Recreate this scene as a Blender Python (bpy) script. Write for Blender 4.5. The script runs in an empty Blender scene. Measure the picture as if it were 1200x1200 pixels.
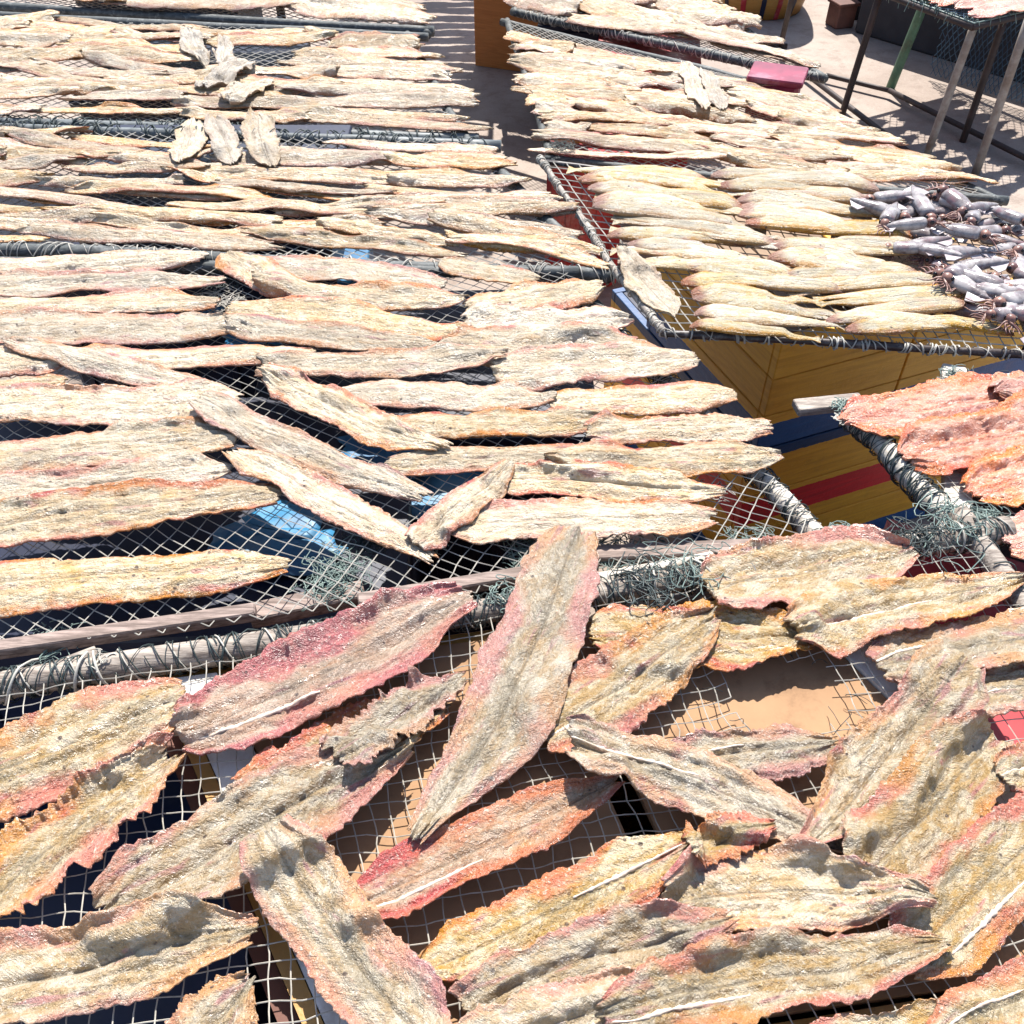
import bpy, math, random
import numpy as np
from mathutils import Vector
random.seed(7)
rng = np.random.default_rng(11)
SC = bpy.context.scene
COL = SC.collection

# ------------------------------------------------------------------ camera
F_PX, CAM_H, PITCH = 1100.0, 1.55, math.radians(45)
cam = bpy.data.cameras.new('camera')
cam.sensor_width = 36.0
cam.lens = 36.0 * F_PX / 1200.0
cam.clip_start, cam.clip_end = 0.02, 500
co = bpy.data.objects.new('camera', cam)
COL.objects.link(co)
co.location = (0, 0, CAM_H)
co.rotation_euler = (math.radians(90) - PITCH, 0, 0)
SC.camera = co
S45 = math.sin(PITCH); C45 = math.cos(PITCH)


def P(px, py, z):
    """point of the horizontal plane at height z under a photo pixel (1200 px photo)"""
    u, v = (px - 600) / F_PX, (py - 600) / F_PX
    h = CAM_H - z
    d = h / (S45 + v * C45)
    return np.array([u * d, d * (C45 - v * S45), z])


# ------------------------------------------------------------------ noise
def _hash(i, j, s):
    n = (i * 374761393 + j * 668265263 + s * 1274126177) & 0xFFFFFFFF
    n = ((n ^ (n >> 13)) * 1274126177) & 0xFFFFFFFF
    return ((n ^ (n >> 16)) & 0xFFFF) / 32767.5 - 1.0


def vnoise(x, y, s=0):
    x = np.asarray(x, float); y = np.asarray(y, float)
    x, y = np.broadcast_arrays(x, y)
    i = np.floor(x).astype(np.int64); j = np.floor(y).astype(np.int64)
    fx = x - i; fy = y - j
    fx = fx * fx * (3 - 2 * fx); fy = fy * fy * (3 - 2 * fy)
    a = _hash(i, j, s); b = _hash(i + 1, j, s); c = _hash(i, j + 1, s); d = _hash(i + 1, j + 1, s)
    return (a * (1 - fx) + b * fx) * (1 - fy) + (c * (1 - fx) + d * fx) * fy


def fbm(x, y, s=0, o=4):
    r = 0; a = 1.0
    for k in range(o):
        r = r + a * vnoise(np.asarray(x) * 2 ** k, np.asarray(y) * 2 ** k, s + 17 * k)
        a *= .5
    return r


# ------------------------------------------------------------------ mesh helpers
class MB:
    def __init__(self):
        self.v = []; self.f = []; self.n = 0; self.uv = None

    def add(self, V, Fc):
        V = np.asarray(V, float)
        self.v.append(V)
        self.f.extend([tuple(i + self.n for i in f) for f in Fc])
        self.n += len(V)

    def box(self, c, s, rz=0.0, bev=0.0):
        x, y, z = s[0] / 2, s[1] / 2, s[2] / 2
        b = min(bev, x * .45, y * .45, z * .45)
        pts = []
        if b <= 0:
            V = np.array([(i * x, j * y, k * z) for i in (-1, 1) for j in (-1, 1) for k in (-1, 1)])
            Fc = [(0, 1, 3, 2), (4, 6, 7, 5), (0, 4, 5, 1), (2, 3, 7, 6), (0, 2, 6, 4), (1, 5, 7, 3)]
        else:
            ring = lambda xx, yy: [(-xx, -yy + b), (-xx + b, -yy), (xx - b, -yy), (xx, -yy + b), (xx, yy - b), (xx - b, yy), (-xx + b, yy), (-xx, yy - b)]
            V = []; 
            for (ins, zz) in ((b * .7, -z), (0, -z + b), (0, z - b), (b * .7, z)):
                V += [(p[0], p[1], zz) for p in ring(x - ins, y - ins)]
            V = np.array(V); Fc = [tuple(range(7, -1, -1)), tuple(range(24, 32))]
            for r in range(3):
                for q in range(8):
                    Fc.append((r * 8 + q, r * 8 + (q + 1) % 8, r * 8 + 8 + (q + 1) % 8, r * 8 + 8 + q))
        c_, s_ = math.cos(rz), math.sin(rz)
        V = np.stack([V[:, 0] * c_ - V[:, 1] * s_, V[:, 0] * s_ + V[:, 1] * c_, V[:, 2]], 1) + np.array(c)
        self.add(V, Fc)

    def prism(self, quad, z0, z1):
        n = len(quad)
        V = [(q[0], q[1], z0) for q in quad] + [(q[0], q[1], z1) for q in quad]
        Fc = [tuple(range(n - 1, -1, -1)), tuple(range(n, 2 * n))]
        for i in range(n):
            Fc.append((i, (i + 1) % n, n + (i + 1) % n, n + i))
        self.add(V, Fc)

    def tube(self, pts, r, sides=8, caps=True):
        pts = np.asarray(pts, float); n = len(pts)
        r = np.broadcast_to(np.asarray(r, float), (n,)) if np.ndim(r) < 2 else r
        T = np.gradient(pts, axis=0); T /= (np.linalg.norm(T, axis=1)[:, None] + 1e-12)
        up = np.array([0, 0, 1.0]) if abs(T[0][2]) < .9 else np.array([1.0, 0, 0])
        N = np.zeros_like(pts); N[0] = np.cross(T[0], up); N[0] /= np.linalg.norm(N[0])
        for i in range(1, n):
            q = N[i - 1] - T[i] * np.dot(N[i - 1], T[i]); N[i] = q / (np.linalg.norm(q) + 1e-12)
        B = np.cross(T, N)
        a = np.linspace(0, 2 * np.pi, sides, endpoint=False)
        V = pts[:, None, :] + r[:, None, None] * (np.cos(a)[None, :, None] * N[:, None, :] + np.sin(a)[None, :, None] * B[:, None, :])
        V = V.reshape(-1, 3)
        Fc = []
        for i in range(n - 1):
            for k in range(sides):
                k2 = (k + 1) % sides
                Fc.append((i * sides + k, i * sides + k2, (i + 1) * sides + k2, (i + 1) * sides + k))
        if caps:
            Fc.append(tuple(range(sides - 1, -1, -1))); Fc.append(tuple((n - 1) * sides + k for k in range(sides)))
        self.add(V, Fc)

    def build(self, name, mat, parent=None, origin=None, smooth=False, rz=0.0):
        V = np.concatenate(self.v) if self.v else np.zeros((0, 3))
        if origin is None:
            if parent is not None:
                origin = np.array(parent.location) if parent.parent is None else None
            if origin is None:
                origin = np.array([(V[:, 0].min() + V[:, 0].max()) / 2, (V[:, 1].min() + V[:, 1].max()) / 2, V[:, 2].min()])
        if parent is not None and parent.parent is not None:
            origin = np.array(parent.parent.location)
        me = bpy.data.meshes.new(name)
        W = V - origin
        if rz:
            c_, s_ = math.cos(-rz), math.sin(-rz)
            W = np.stack([W[:, 0] * c_ - W[:, 1] * s_, W[:, 0] * s_ + W[:, 1] * c_, W[:, 2]], 1)
        me.from_pydata(W.tolist(), [], self.f)
        if self.uv is not None:
            UV = np.concatenate(self.uv)
            lay = me.uv_layers.new(name='UVMap')
            li = np.zeros(len(me.loops), np.int32); me.loops.foreach_get('vertex_index', li)
            lay.data.foreach_set('uv', UV[li].astype(np.float32).ravel())
        me.materials.append(mat)
        if smooth:
            me.polygons.foreach_set('use_smooth', [True] * len(me.polygons))
        me.update()
        o = bpy.data.objects.new(name, me); COL.objects.link(o)
        if parent is None:
            o.location = origin; o.rotation_euler = (0, 0, rz)
        else:
            o.parent = parent
        return o


def tag(o, label, cat, group=None, kind=None):
    if label: o['label'] = label
    if cat: o['category'] = cat
    if group: o['group'] = group
    if kind: o['kind'] = kind
    return o


def empty(name, loc, label, cat, group=None):
    o = bpy.data.objects.new(name, None); COL.objects.link(o)
    o.location = tuple(loc); o.empty_display_size = .05
    return tag(o, label, cat, group)


# ------------------------------------------------------------------ materials
def newmat(name):
    m = bpy.data.materials.new(name); m.use_nodes = True
    nt = m.node_tree; nt.nodes.clear()
    out = nt.nodes.new('ShaderNodeOutputMaterial')
    return m, nt, out


class N:
    def __init__(s, nt): s.nt = nt

    def node(s, t, **kw):
        n = s.nt.nodes.new(t)
        for k, v in kw.items(): setattr(n, k, v)
        return n

    def link(s, a, b): s.nt.links.new(a, b)

    def math(s, op, a, b=None, clamp=False):
        n = s.node('ShaderNodeMath', operation=op, use_clamp=clamp)
        for i, x in enumerate((a, b)):
            if x is None: continue
            if isinstance(x, (int, float)): n.inputs[i].default_value = x
            else: s.link(x, n.inputs[i])
        return n.outputs[0]

    def mix(s, f, a, b, mode='MIX'):
        n = s.node('ShaderNodeMix', data_type='RGBA', blend_type=mode)
        for i, x in ((0, f), (6, a), (7, b)):
            if isinstance(x, (int, float)): n.inputs[i].default_value = x
            elif isinstance(x, tuple): n.inputs[i].default_value = (*x, 1)
            else: s.link(x, n.inputs[i])
        return n.outputs[2]

    def ramp(s, f, a, b):
        n = s.node('ShaderNodeMapRange', clamp=True, interpolation_type='SMOOTHSTEP')
        s.link(f, n.inputs[0]); n.inputs[1].default_value = a; n.inputs[2].default_value = b
        return n.outputs[0]

    def noise(s, vec, scale, detail=3, rough=.55, w=None, dist=0.0):
        n = s.node('ShaderNodeTexNoise', noise_dimensions='4D' if w is not None else '3D')
        if vec is not None: s.link(vec, n.inputs['Vector'])
        n.inputs['Scale'].default_value = scale; n.inputs['Detail'].default_value = detail
        n.inputs['Roughness'].default_value = rough; n.inputs['Distortion'].default_value = dist
        if w is not None: s.link(w, n.inputs['W'])
        return n.outputs[0]

    def mapping(s, vec, sc):
        n = s.node('ShaderNodeMapping'); s.link(vec, n.inputs[0]); n.inputs['Scale'].default_value = sc
        return n.outputs[0]

    def bump(s, h, strength, dist, normal=None):
        n = s.node('ShaderNodeBump'); s.link(h, n.inputs['Height'])
        n.inputs['Strength'].default_value = strength; n.inputs['Distance'].default_value = dist
        if normal is not None: s.link(normal, n.inputs['Normal'])
        return n.outputs[0]


def fish_mat(name, light, tan, olive, pink, orange, redness=.5, edge_amt=.8, edge0=.55, fibre=.6, stretch=(110, 260, 150), rough=.36, trans=.08, sparkle=.6, head=0.0, val=(.78, .30), crust=1.0, enoise=1.0, herring=False, bumps=(.8, .9, 1.6), spec=.6, coat=.15):
    """dried fish: crusty cream flesh mottled with tan and olive, pink to orange margin, blood spots, specks"""
    m, nt, out = newmat(name); k = N(nt)
    tc = k.node('ShaderNodeTexCoord'); oi = k.node('ShaderNodeObjectInfo')
    ob = tc.outputs['Object']; rnd = oi.outputs['Random']
    w = k.math('MULTIPLY', rnd, 97.0)
    sep = k.node('ShaderNodeSeparateXYZ'); k.link(tc.outputs['UV'], sep.inputs[0])
    v = k.math('ABSOLUTE', k.math('SUBTRACT', k.math('MULTIPLY', sep.outputs[1], 2.0), 1.0))
    ctr = lambda n_: k.math('SUBTRACT', n_, .5)
    low = k.noise(ob, 11, 3, .6, w)
    mid = k.noise(k.mapping(ob, (42, 75, 60)), 1.0, 5, .7, w, .5)
    if herring:
        so_ = k.node('ShaderNodeSeparateXYZ'); k.link(ob, so_.inputs[0])
        ay = k.math('ABSOLUTE', so_.outputs[1])
        cb = k.node('ShaderNodeCombineXYZ'); k.link(k.math('ADD', so_.outputs[0], k.math('MULTIPLY', ay, 1.1)), cb.inputs[0]); k.link(so_.outputs[1], cb.inputs[1]); k.link(so_.outputs[2], cb.inputs[2])
        f_a = k.noise(k.mapping(cb.outputs[0], (300, 70, 60)), 1.0, 4, .7, w, .7); f_b = k.noise(k.mapping(ob, stretch), 1.0, 4, .72, w, .8)
        fib = k.math('ADD', k.math('MULTIPLY', f_a, .55), k.math('MULTIPLY', f_b, .45))
    else:
        fib = k.noise(k.mapping(ob, stretch), 1.0, 4, .72, w, .8)
    grain = k.noise(ob, 270, 3, .75, w)
    fine = k.noise(ob, 620, 2, .7, w)
    vv = k.math('ADD', v, k.math('ADD', k.math('MULTIPLY', ctr(low), enoise), k.math('MULTIPLY', ctr(mid), .6)))
    c = k.mix(k.ramp(mid, .40, .60), light, tan)
    om = k.math('MULTIPLY', k.ramp(k.math('ADD', fib, k.math('MULTIPLY', ctr(low), 1.1)), .46, .66), k.math('SUBTRACT', 1.0, k.ramp(vv, .3, .85)))
    c = k.mix(k.math('MULTIPLY', om, .8), c, olive)
    yl = k.noise(ob, 21, 3, .6, k.math('ADD', w, 31.0))
    c = k.mix(k.math('MULTIPLY', k.ramp(yl, .56, .72), .40), c, tuple(np.array(tan) * np.array([1.12, .92, .45])))
    # margin
    em = k.math('MULTIPLY', k.ramp(vv, edge0, edge0 + .38), edge_amt)
    hue = k.noise(ob, 8, 3, .6, k.math('ADD', w, 53.0))
    ec = k.mix(k.ramp(hue, .40, .60), pink, orange)
    ec = k.mix(k.math('MULTIPLY', k.ramp(grain, .5, .66), .45), ec, light)
    c = k.mix(em, c, ec)
    rs = k.noise(ob, 15, 4, .65, k.math('ADD', w, 71.0))
    rm = k.math('MULTIPLY', k.ramp(rs, .58, .70), k.math('MULTIPLY', k.ramp(vv, .45, .85), redness))
    c = k.mix(rm, c, (.34, .035, .045))
    stx = k.noise(k.mapping(ob, (16, 85, 40)), 1.0, 3, .6, k.math('ADD', w, 13.0), .4)
    c = k.mix(k.math('MULTIPLY', k.ramp(stx, .58, .70), .75 * redness), c, (.40, .13, .155))
    c = k.mix(k.math('MULTIPLY', k.ramp(stx, .40, .30), .55), c, tuple(np.array(tan) * np.array([.95, .72, .42])))
    # muscle fibres, salt crust, and white grain that doubles as painted glints
    c = k.mix(k.math('MULTIPLY', k.ramp(fib, .58, .74), fibre), c, tuple(np.array(olive) * np.array([.62, .48, .34])))
    c = k.mix(k.math('MULTIPLY', k.ramp(fib, .44, .32), .5), c, tuple(np.minimum(.92, np.array(light) * 1.2 + .04)))
    c = k.mix(k.math('MULTIPLY', k.ramp(grain, .57, .70), sparkle), c, (.92, .87, .77))
    c = k.mix(k.math('MULTIPLY', k.ramp(grain, .43, .30), .5 * crust), c, tuple(np.array(olive) * np.array([.55, .40, .26])))
    c = k.mix(k.math('MULTIPLY', k.ramp(fine, .60, .74), .35 * crust), c, (.95, .92, .86))
    bl = k.math('MULTIPLY', k.math('SUBTRACT', 1.0, k.ramp(k.math('ADD', v, k.math('MULTIPLY', ctr(mid), .14)), .012, .05)), .55)
    c = k.mix(bl, c, tuple(np.array(olive) * .5))
    if head:
        hm = k.math('MULTIPLY', k.ramp(k.math('ADD', sep.outputs[0], k.math('MULTIPLY', ctr(mid), .16)), .13, .04), head)
        c = k.mix(hm, c, (.30, .11, .07))
    vo = k.node('ShaderNodeTexVoronoi', voronoi_dimensions='4D'); k.link(ob, vo.inputs['Vector']); k.link(w, vo.inputs['W']); vo.inputs['Scale'].default_value = 95
    sp = k.math('MULTIPLY', k.math('SUBTRACT', 1.0, k.ramp(vo.outputs['Distance'], .15, .24)), k.ramp(k.noise(ob, 30, 1, .5, k.math('ADD', w, 5.0)), .50, .56))
    c = k.mix(k.math('MULTIPLY', sp, .85), c, (.05, .028, .02))
    hs = k.node('ShaderNodeHueSaturation'); k.link(c, hs.inputs['Color'])
    k.link(k.math('ADD', k.math('MULTIPLY', k.math('FRACT', k.math('MULTIPLY', rnd, 13.7)), val[1]), val[0]), hs.inputs['Value'])
    k.link(k.math('ADD', k.math('MULTIPLY', k.math('FRACT', k.math('MULTIPLY', rnd, 7.3)), .40), .85), hs.inputs['Saturation'])
    c = hs.outputs[0]
    h = k.math('ADD', k.math('MULTIPLY', fib, bumps[0]), k.math('ADD', k.math('MULTIPLY', grain, bumps[1]), k.math('ADD', k.math('MULTIPLY', mid, bumps[2]), k.math('MULTIPLY', fine, .3))))
    bmp = k.bump(h, 1.0, .0042)
    b = k.node('ShaderNodeBsdfPrincipled'); k.link(c, b.inputs['Base Color']); k.link(bmp, b.inputs['Normal'])
    k.link(k.math('ADD', k.math('MULTIPLY', mid, .4), rough - .2), b.inputs['Roughness'])
    b.inputs['Specular IOR Level'].default_value = spec
    b.inputs['Coat Weight'].default_value = coat; b.inputs['Coat Roughness'].default_value = .22; k.link(bmp, b.inputs['Coat Normal'])
    t = k.node('ShaderNodeBsdfTranslucent'); k.link(k.mix(.5, c, (.8, .3, .1)), t.inputs['Color']); k.link(bmp, t.inputs['Normal'])
    mx = k.node('ShaderNodeMixShader'); mx.inputs[0].default_value = trans
    k.link(b.outputs[0], mx.inputs[1]); k.link(t.outputs[0], mx.inputs[2]); k.link(mx.outputs[0], out.inputs[0])
    return m


def plain_mat(name, col, col2=None, scale=20, rough=.6, bump=.3, bdist=.003, stretch=(1, 1, 1), dirt=None, dirt_amt=.5, dirt_scale=9, metal=0.0, spec=.4, coord='Object'):
    m, nt, out = newmat(name); k = N(nt)
    tc = k.node('ShaderNodeTexCoord'); ob = tc.outputs[coord]; oi = k.node('ShaderNodeObjectInfo')
    w = k.math('MULTIPLY', oi.outputs['Random'], 41.0)
    n1 = k.noise(k.mapping(ob, stretch), scale, 6, .65, w)
    c = k.mix(k.ramp(n1, .35, .65), col, col2 or tuple(np.array(col) * .7))
    if dirt:
        n2 = k.noise(ob, dirt_scale, 5, .7, w)
        c = k.mix(k.math('MULTIPLY', k.ramp(n2, .5, .68), dirt_amt), c, dirt)
    b = k.node('ShaderNodeBsdfPrincipled'); k.link(c, b.inputs['Base Color'])
    b.inputs['Roughness'].default_value = rough; b.inputs['Metallic'].default_value = metal; b.inputs['Specular IOR Level'].default_value = spec
    if bump: k.link(k.bump(n1, bump, bdist), b.inputs['Normal'])
    k.link(b.outputs[0], out.inputs[0])
    return m


def crate_mat(name, base, bands, rough=.5):
    """painted boards: bands = [(z0, z1, colour)] in the crate's own height"""
    m, nt, out = newmat(name); k = N(nt)
    tc = k.node('ShaderNodeTexCoord'); ob = tc.outputs['Object']
    sep = k.node('ShaderNodeSeparateXYZ'); k.link(ob, sep.inputs[0])
    gr = k.noise(k.mapping(ob, (6, 6, 70)), 1.0, 6, .7, None, 1.2)
    bl = k.noise(ob, 7, 5, .65)
    fine = k.noise(ob, 60, 4, .7)
    z = k.math('ADD', sep.outputs[2], k.math('MULTIPLY', k.math('SUBTRACT', fine, .5), .006))
    c = k.mix(k.ramp(gr, .35, .7), base, tuple(np.array(base) * np.array([.80, .70, .6])))
    for z0, z1, bc in bands:
        msk = k.math('MULTIPLY', k.math('GREATER_THAN', z, z0), k.math('LESS_THAN', z, z1))
        cc = k.mix(k.ramp(gr, .3, .75), bc, tuple(np.array(bc) * .7))
        c = k.mix(msk, c, cc)
    c = k.mix(k.math('MULTIPLY', k.ramp(bl, .56, .76), .35), c, (.24, .13, .045))
    c = k.mix(k.math('MULTIPLY', k.ramp(fine, .66, .76), .6), c, (.09, .055, .03))
    b = k.node('ShaderNodeBsdfPrincipled'); k.link(c, b.inputs['Base Color']); b.inputs['Roughness'].default_value = rough
    k.link(k.bump(k.math('ADD', gr, fine), .35, .003), b.inputs['Normal'])
    k.link(b.outputs[0], out.inputs[0])
    return m


M = {}
NEAR = dict(stretch=(110, 230, 150), rough=.30, trans=.12, sparkle=.55, enoise=2.3, herring=True, bumps=(1.2, .8, 1.3), spec=.9, coat=.6)
M['front'] = fish_mat('front_fish_flesh', (.60, .51, .37), (.43, .29, .13), (.24, .195, .115), (.56, .19, .16), (.60, .28, .09), .9, .85, .52, .75, **NEAR)
M['redfish'] = fish_mat('red_fish_flesh', (.58, .44, .33), (.48, .28, .17), (.32, .23, .15), (.50, .10, .11), (.56, .20, .11), 1.0, .92, .42, .7, **NEAR)
M['mid'] = fish_mat('dry_fish_flesh', (.68, .585, .44), (.55, .41, .25), (.36, .28, .18), (.48, .15, .11), (.52, .21, .06), .8, .95, .62, .85, (60, 270, 150), .34, .06, .5, enoise=1.3, spec=.75)  # natural margin colours, made darker to add shade along the edges
M['back'] = fish_mat('far_fish_flesh', (.69, .58, .42), (.54, .38, .21), (.34, .225, .12), (.36, .13, .08), (.42, .18, .045), .5, .95, .56, .95, (38, 210, 150), .36, .05, .5, val=(.76, .44), enoise=.9, spec=.75)  # dried orange-brown margin, darkened to deepen the shade between strips
M['white'] = fish_mat('white_fish_flesh', (.68, .61, .51), (.56, .47, .36), (.36, .29, .22), (.46, .32, .24), (.48, .36, .22), .1, .6, .6, .9, (60, 240, 150), .42, .05, .4)
M['pink'] = fish_mat('pink_fish_flesh', (.76, .44, .34), (.70, .29, .18), (.55, .19, .125), (.64, .13, .085), (.70, .23, .07), .6, .9, .5, .4, (130, 200, 150), .28, .09, .6, bumps=(.8, .5, 1.0), spec=.8, coat=.5)
M['slim'] = fish_mat('slim_fish_skin', (.68, .62, .49), (.60, .46, .25), (.40, .34, .23), (.52, .30, .08), (.48, .23, .045), .5, .95, .54, .6, (14, 300, 150), .30, .05, .2, head=.85, val=(.74, .38), crust=.4, spec=.7)
M['bone'] = plain_mat('bone_white', (.70, .62, .52), (.50, .38, .29), 120, .45, .5, .001, (1, 3, 1))
M['squid'] = plain_mat('squid_skin', (.40, .375, .37), (.13, .105, .11), 40, .18, .35, .003, dirt=(.22, .11, .12), dirt_amt=.75, dirt_scale=30)
M['squidfin'] = plain_mat('squid_fin_skin', (.50, .46, .46), (.28, .22, .24), 40, .3, .2, .002)
M['squidhead'] = plain_mat('squid_head_skin', (.30, .16, .12), (.10, .045, .045), 90, .35, .4, .002)
M['eye'] = plain_mat('squid_eye', (.015, .012, .015), None, 40, .15, 0)
M['net'] = plain_mat('net_twine', (.50, .47, .41), (.33, .31, .27), 60, .5, 0)
M['netdark'] = plain_mat('dark_net_twine', (.05, .07, .07), (.02, .03, .03), 60, .5, 0)
M['netgreen'] = plain_mat('green_net_twine', (.20, .27, .24), (.09, .13, .12), 50, .5, 0)
M['brownnet'] = plain_mat('brown_net_twine', (.20, .13, .09), (.10, .065, .05), 50, .7, 0)
M['netblue'] = plain_mat('blue_net_twine', (.05, .10, .15), (.03, .06, .10), 60, .5, 0)
M['wood'] = plain_mat('weathered_pole_wood', (.40, .35, .30), (.15, .12, .10), 16, .75, .6, .004, (1.5, 14, 14), (.12, .09, .07), .6, 18)
M['plank'] = plain_mat('pinkish_plank_wood', (.33, .25, .215), (.12, .085, .07), 14, .7, .5, .003, (1.5, 16, 16), (.14, .1, .08), .5, 18)
M['darkwood'] = plain_mat('brown_lid_wood', (.26, .17, .10), (.15, .09, .05), 12, .7, .4, .003)
M['pale'] = plain_mat('pale_batten_wood', (.66, .62, .55), (.44, .38, .31), 10, .7, .5, .003, (2, 14, 14), (.18, .14, .1), .5, 22)
M['pipe'] = plain_mat('pale_pipe', (.20, .22, .22), (.07, .08, .085), 30, .45, .3, .002, (1, 4, 4), (.06, .07, .07), .7, 25)
M['darkpole'] = plain_mat('dark_pole', (.10, .11, .11), (.04, .045, .045), 40, .6, .5, .003, (1, 4, 4), (.3, .31, .3), .5, 60)
M['steel'] = plain_mat('dark_steel_bar', (.06, .045, .04), (.03, .02, .02), 40, .4, .3, .001, (1, 4, 4), (.3, .28, .26), .4, 60)
M['galv'] = plain_mat('grey_steel_leg', (.34, .31, .27), (.22, .18, .15), 25, .5, .3, .001, dirt=(.16, .1, .06), dirt_amt=.6)
M['legdark'] = plain_mat('dark_rusty_leg', (.055, .038, .035), (.03, .022, .02), 25, .6, .4, .002)
M['leggreen'] = plain_mat('green_painted_leg', (.12, .24, .15), (.08, .16, .1), 25, .5, .3, .002, dirt=(.09, .06, .04), dirt_amt=.6)
YEL = (.92, .49, .045); BLU = (.022, .12, .34); RED = (.85, .03, .04)
M['yellow_up'] = crate_mat('yellow_crate_paint', (.95, .52, .06), [(-.01, .060, BLU)])
M['yellow_low'] = crate_mat('striped_crate_paint', YEL, [(-.01, .045, BLU), (.165, .232, RED), (.345, .5, (.012, .06, .17))])  # top band is the blue darkened, so the sunlit rim looks shaded
M['cratewood'] = crate_mat('brown_crate_wood', (.60, .215, .05), [])
M['drum'] = crate_mat('drum_yellow_paint', (.42, .22, .05), [])
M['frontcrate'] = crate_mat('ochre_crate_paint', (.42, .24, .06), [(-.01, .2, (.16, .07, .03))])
M['foam'] = plain_mat('white_foam', (.80, .80, .78), (.68, .67, .63), 60, .7, .4, .002, dirt=(.40, .33, .25), dirt_amt=.5, dirt_scale=20)
M['card'] = plain_mat('tan_cardboard', (.36, .215, .115), (.29, .17, .09), 6, .85, .15, .002, dirt=(.17, .095, .05), dirt_amt=.6, dirt_scale=22)
M['navy'] = plain_mat('navy_plastic', (.006, .011, .036), (.007, .010, .03), 12, .45, .2, .002, dirt=(.03, .03, .035), dirt_amt=.5)
M['blue'] = plain_mat('bright_blue_plastic', (.03, .19, .36), (.02, .11, .24), 14, .45, .25, .002, dirt=(.25, .28, .28), dirt_amt=.4)
M['redbox'] = plain_mat('red_plastic', (.42, .03, .035), (.26, .02, .025), 12, .4, .2, .002, dirt=(.5, .36, .34), dirt_amt=.5, dirt_scale=7)
M['purplebox'] = plain_mat('maroon_plastic', (.26, .025, .06), (.16, .015, .04), 14, .4, .2, .002, dirt=(.45, .3, .36), dirt_amt=.35)
M['wall'] = plain_mat('dark_wall_render', (.045, .045, .052), (.03, .03, .035), 5, .9, .4, .01)
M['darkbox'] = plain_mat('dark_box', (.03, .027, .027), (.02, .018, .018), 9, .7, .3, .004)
M['brownbox'] = plain_mat('reddish_box', (.16, .07, .05), (.1, .045, .035), 9, .7, .3, .004)


def floor_mat():
    m, nt, out = newmat('worn_concrete'); k = N(nt)
    tc = k.node('ShaderNodeTexCoord'); ob = tc.outputs['Object']
    n1 = k.noise(ob, 1.3, 6, .65); n2 = k.noise(ob, 14, 6, .7); n3 = k.noise(ob, 130, 3, .7)
    c = k.mix(k.ramp(n1, .35, .65), (.35, .29, .245), (.25, .195, .16))
    c = k.mix(k.math('MULTIPLY', k.ramp(n2, .46, .66), .65), c, (.20, .15, .12))
    c = k.mix(k.math('MULTIPLY', k.ramp(n3, .55, .75), .4), c, (.56, .51, .46))
    b = k.node('ShaderNodeBsdfPrincipled'); k.link(c, b.inputs['Base Color']); b.inputs['Roughness'].default_value = .8
    k.link(k.bump(k.math('ADD', n2, n3), .4, .004), b.inputs['Normal']); k.link(b.outputs[0], out.inputs[0])
    return m


M['floor'] = floor_mat()

# ------------------------------------------------------------------ ground
mb = MB(); mb.add([(-150, -150, 0), (150, -150, 0), (150, 150, 0), (-150, 150, 0)], [(0, 1, 2, 3)])
tag(mb.build('ground', M['floor'], origin=np.zeros(3)), None, None, kind='structure')

# ------------------------------------------------------------------ racks
RZ = dict(F=.75, L1=.745, L2=.745, L3=.69, L4=.62, R0=.74, R1=.755, R2=.42, R3=.42)
# corners in photo pixels: far-left, far-right, near-right, near-left
RQ = dict(
    F=[(-110, 818), (1138, 622), (1560, 1180), (-260, 1420)],
    L1=[(-330, 296), (668, 318), (992, 642), (-420, 812)],
    L2=[(-300, 138), (552, 166), (704, 316), (-330, 278)],
    L3=[(-200, 6), (478, 40), (546, 158), (-260, 132)],
    L4=[(-100, -62), (440, -40), (500, 34), (-170, -6)],
    R0=[(1003, 486), (1420, 436), (1560, 590), (1128, 615)],
    R1=[(634, 187), (1290, 276), (1345, 421), (775, 388)],
    R2=[(594, 24), (872, 92), (1170, 232), (648, 186)],
    R3=[(590, -48), (800, -15), (962, 88), (604, 12)],
)
RN = dict(F='nearest rack', L1='second left rack', L2='third left rack', L3='fourth left rack', L4='farthest left rack',
          R0='pink fish rack', R1='squid rack', R2='right rack behind the squid', R3='farthest right rack')
QUAD = {k: [P(x, y, RZ[k]) for x, y in q] for k, q in RQ.items()}


class HF:
    """height field of what already lies on a rack, so that each fish drapes over what is under it"""
    def __init__(s, key, cell):
        q = np.array(QUAD[key]); s.cell = cell
        s.x0, s.y0 = q[:, 0].min() - .25, q[:, 1].min() - .25
        nx = int((q[:, 0].max() + .25 - s.x0) / cell) + 1; ny = int((q[:, 1].max() + .25 - s.y0) / cell) + 1
        s.h = np.full((nx, ny), RZ[key] + .0025)

    def idx(s, x, y):
        i = np.clip(((x - s.x0) / s.cell).round().astype(int), 0, s.h.shape[0] - 1)
        j = np.clip(((y - s.y0) / s.cell).round().astype(int), 0, s.h.shape[1] - 1)
        return i, j

    def get(s, x, y):
        i, j = s.idx(x, y); return s.h[i, j]

    def put(s, x, y, z):
        i, j = s.idx(x, y); np.maximum.at(s.h, (i.ravel(), j.ravel()), z.ravel())


HFS = {k: HF(k, .006 if k in ('F', 'L1', 'R0') else .012) for k in RQ}


def lerp(a, b, t): return a + (b - a) * t


def bil(q, s, t): return lerp(lerp(q[0], q[1], s), lerp(q[3], q[2], s), t)


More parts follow.
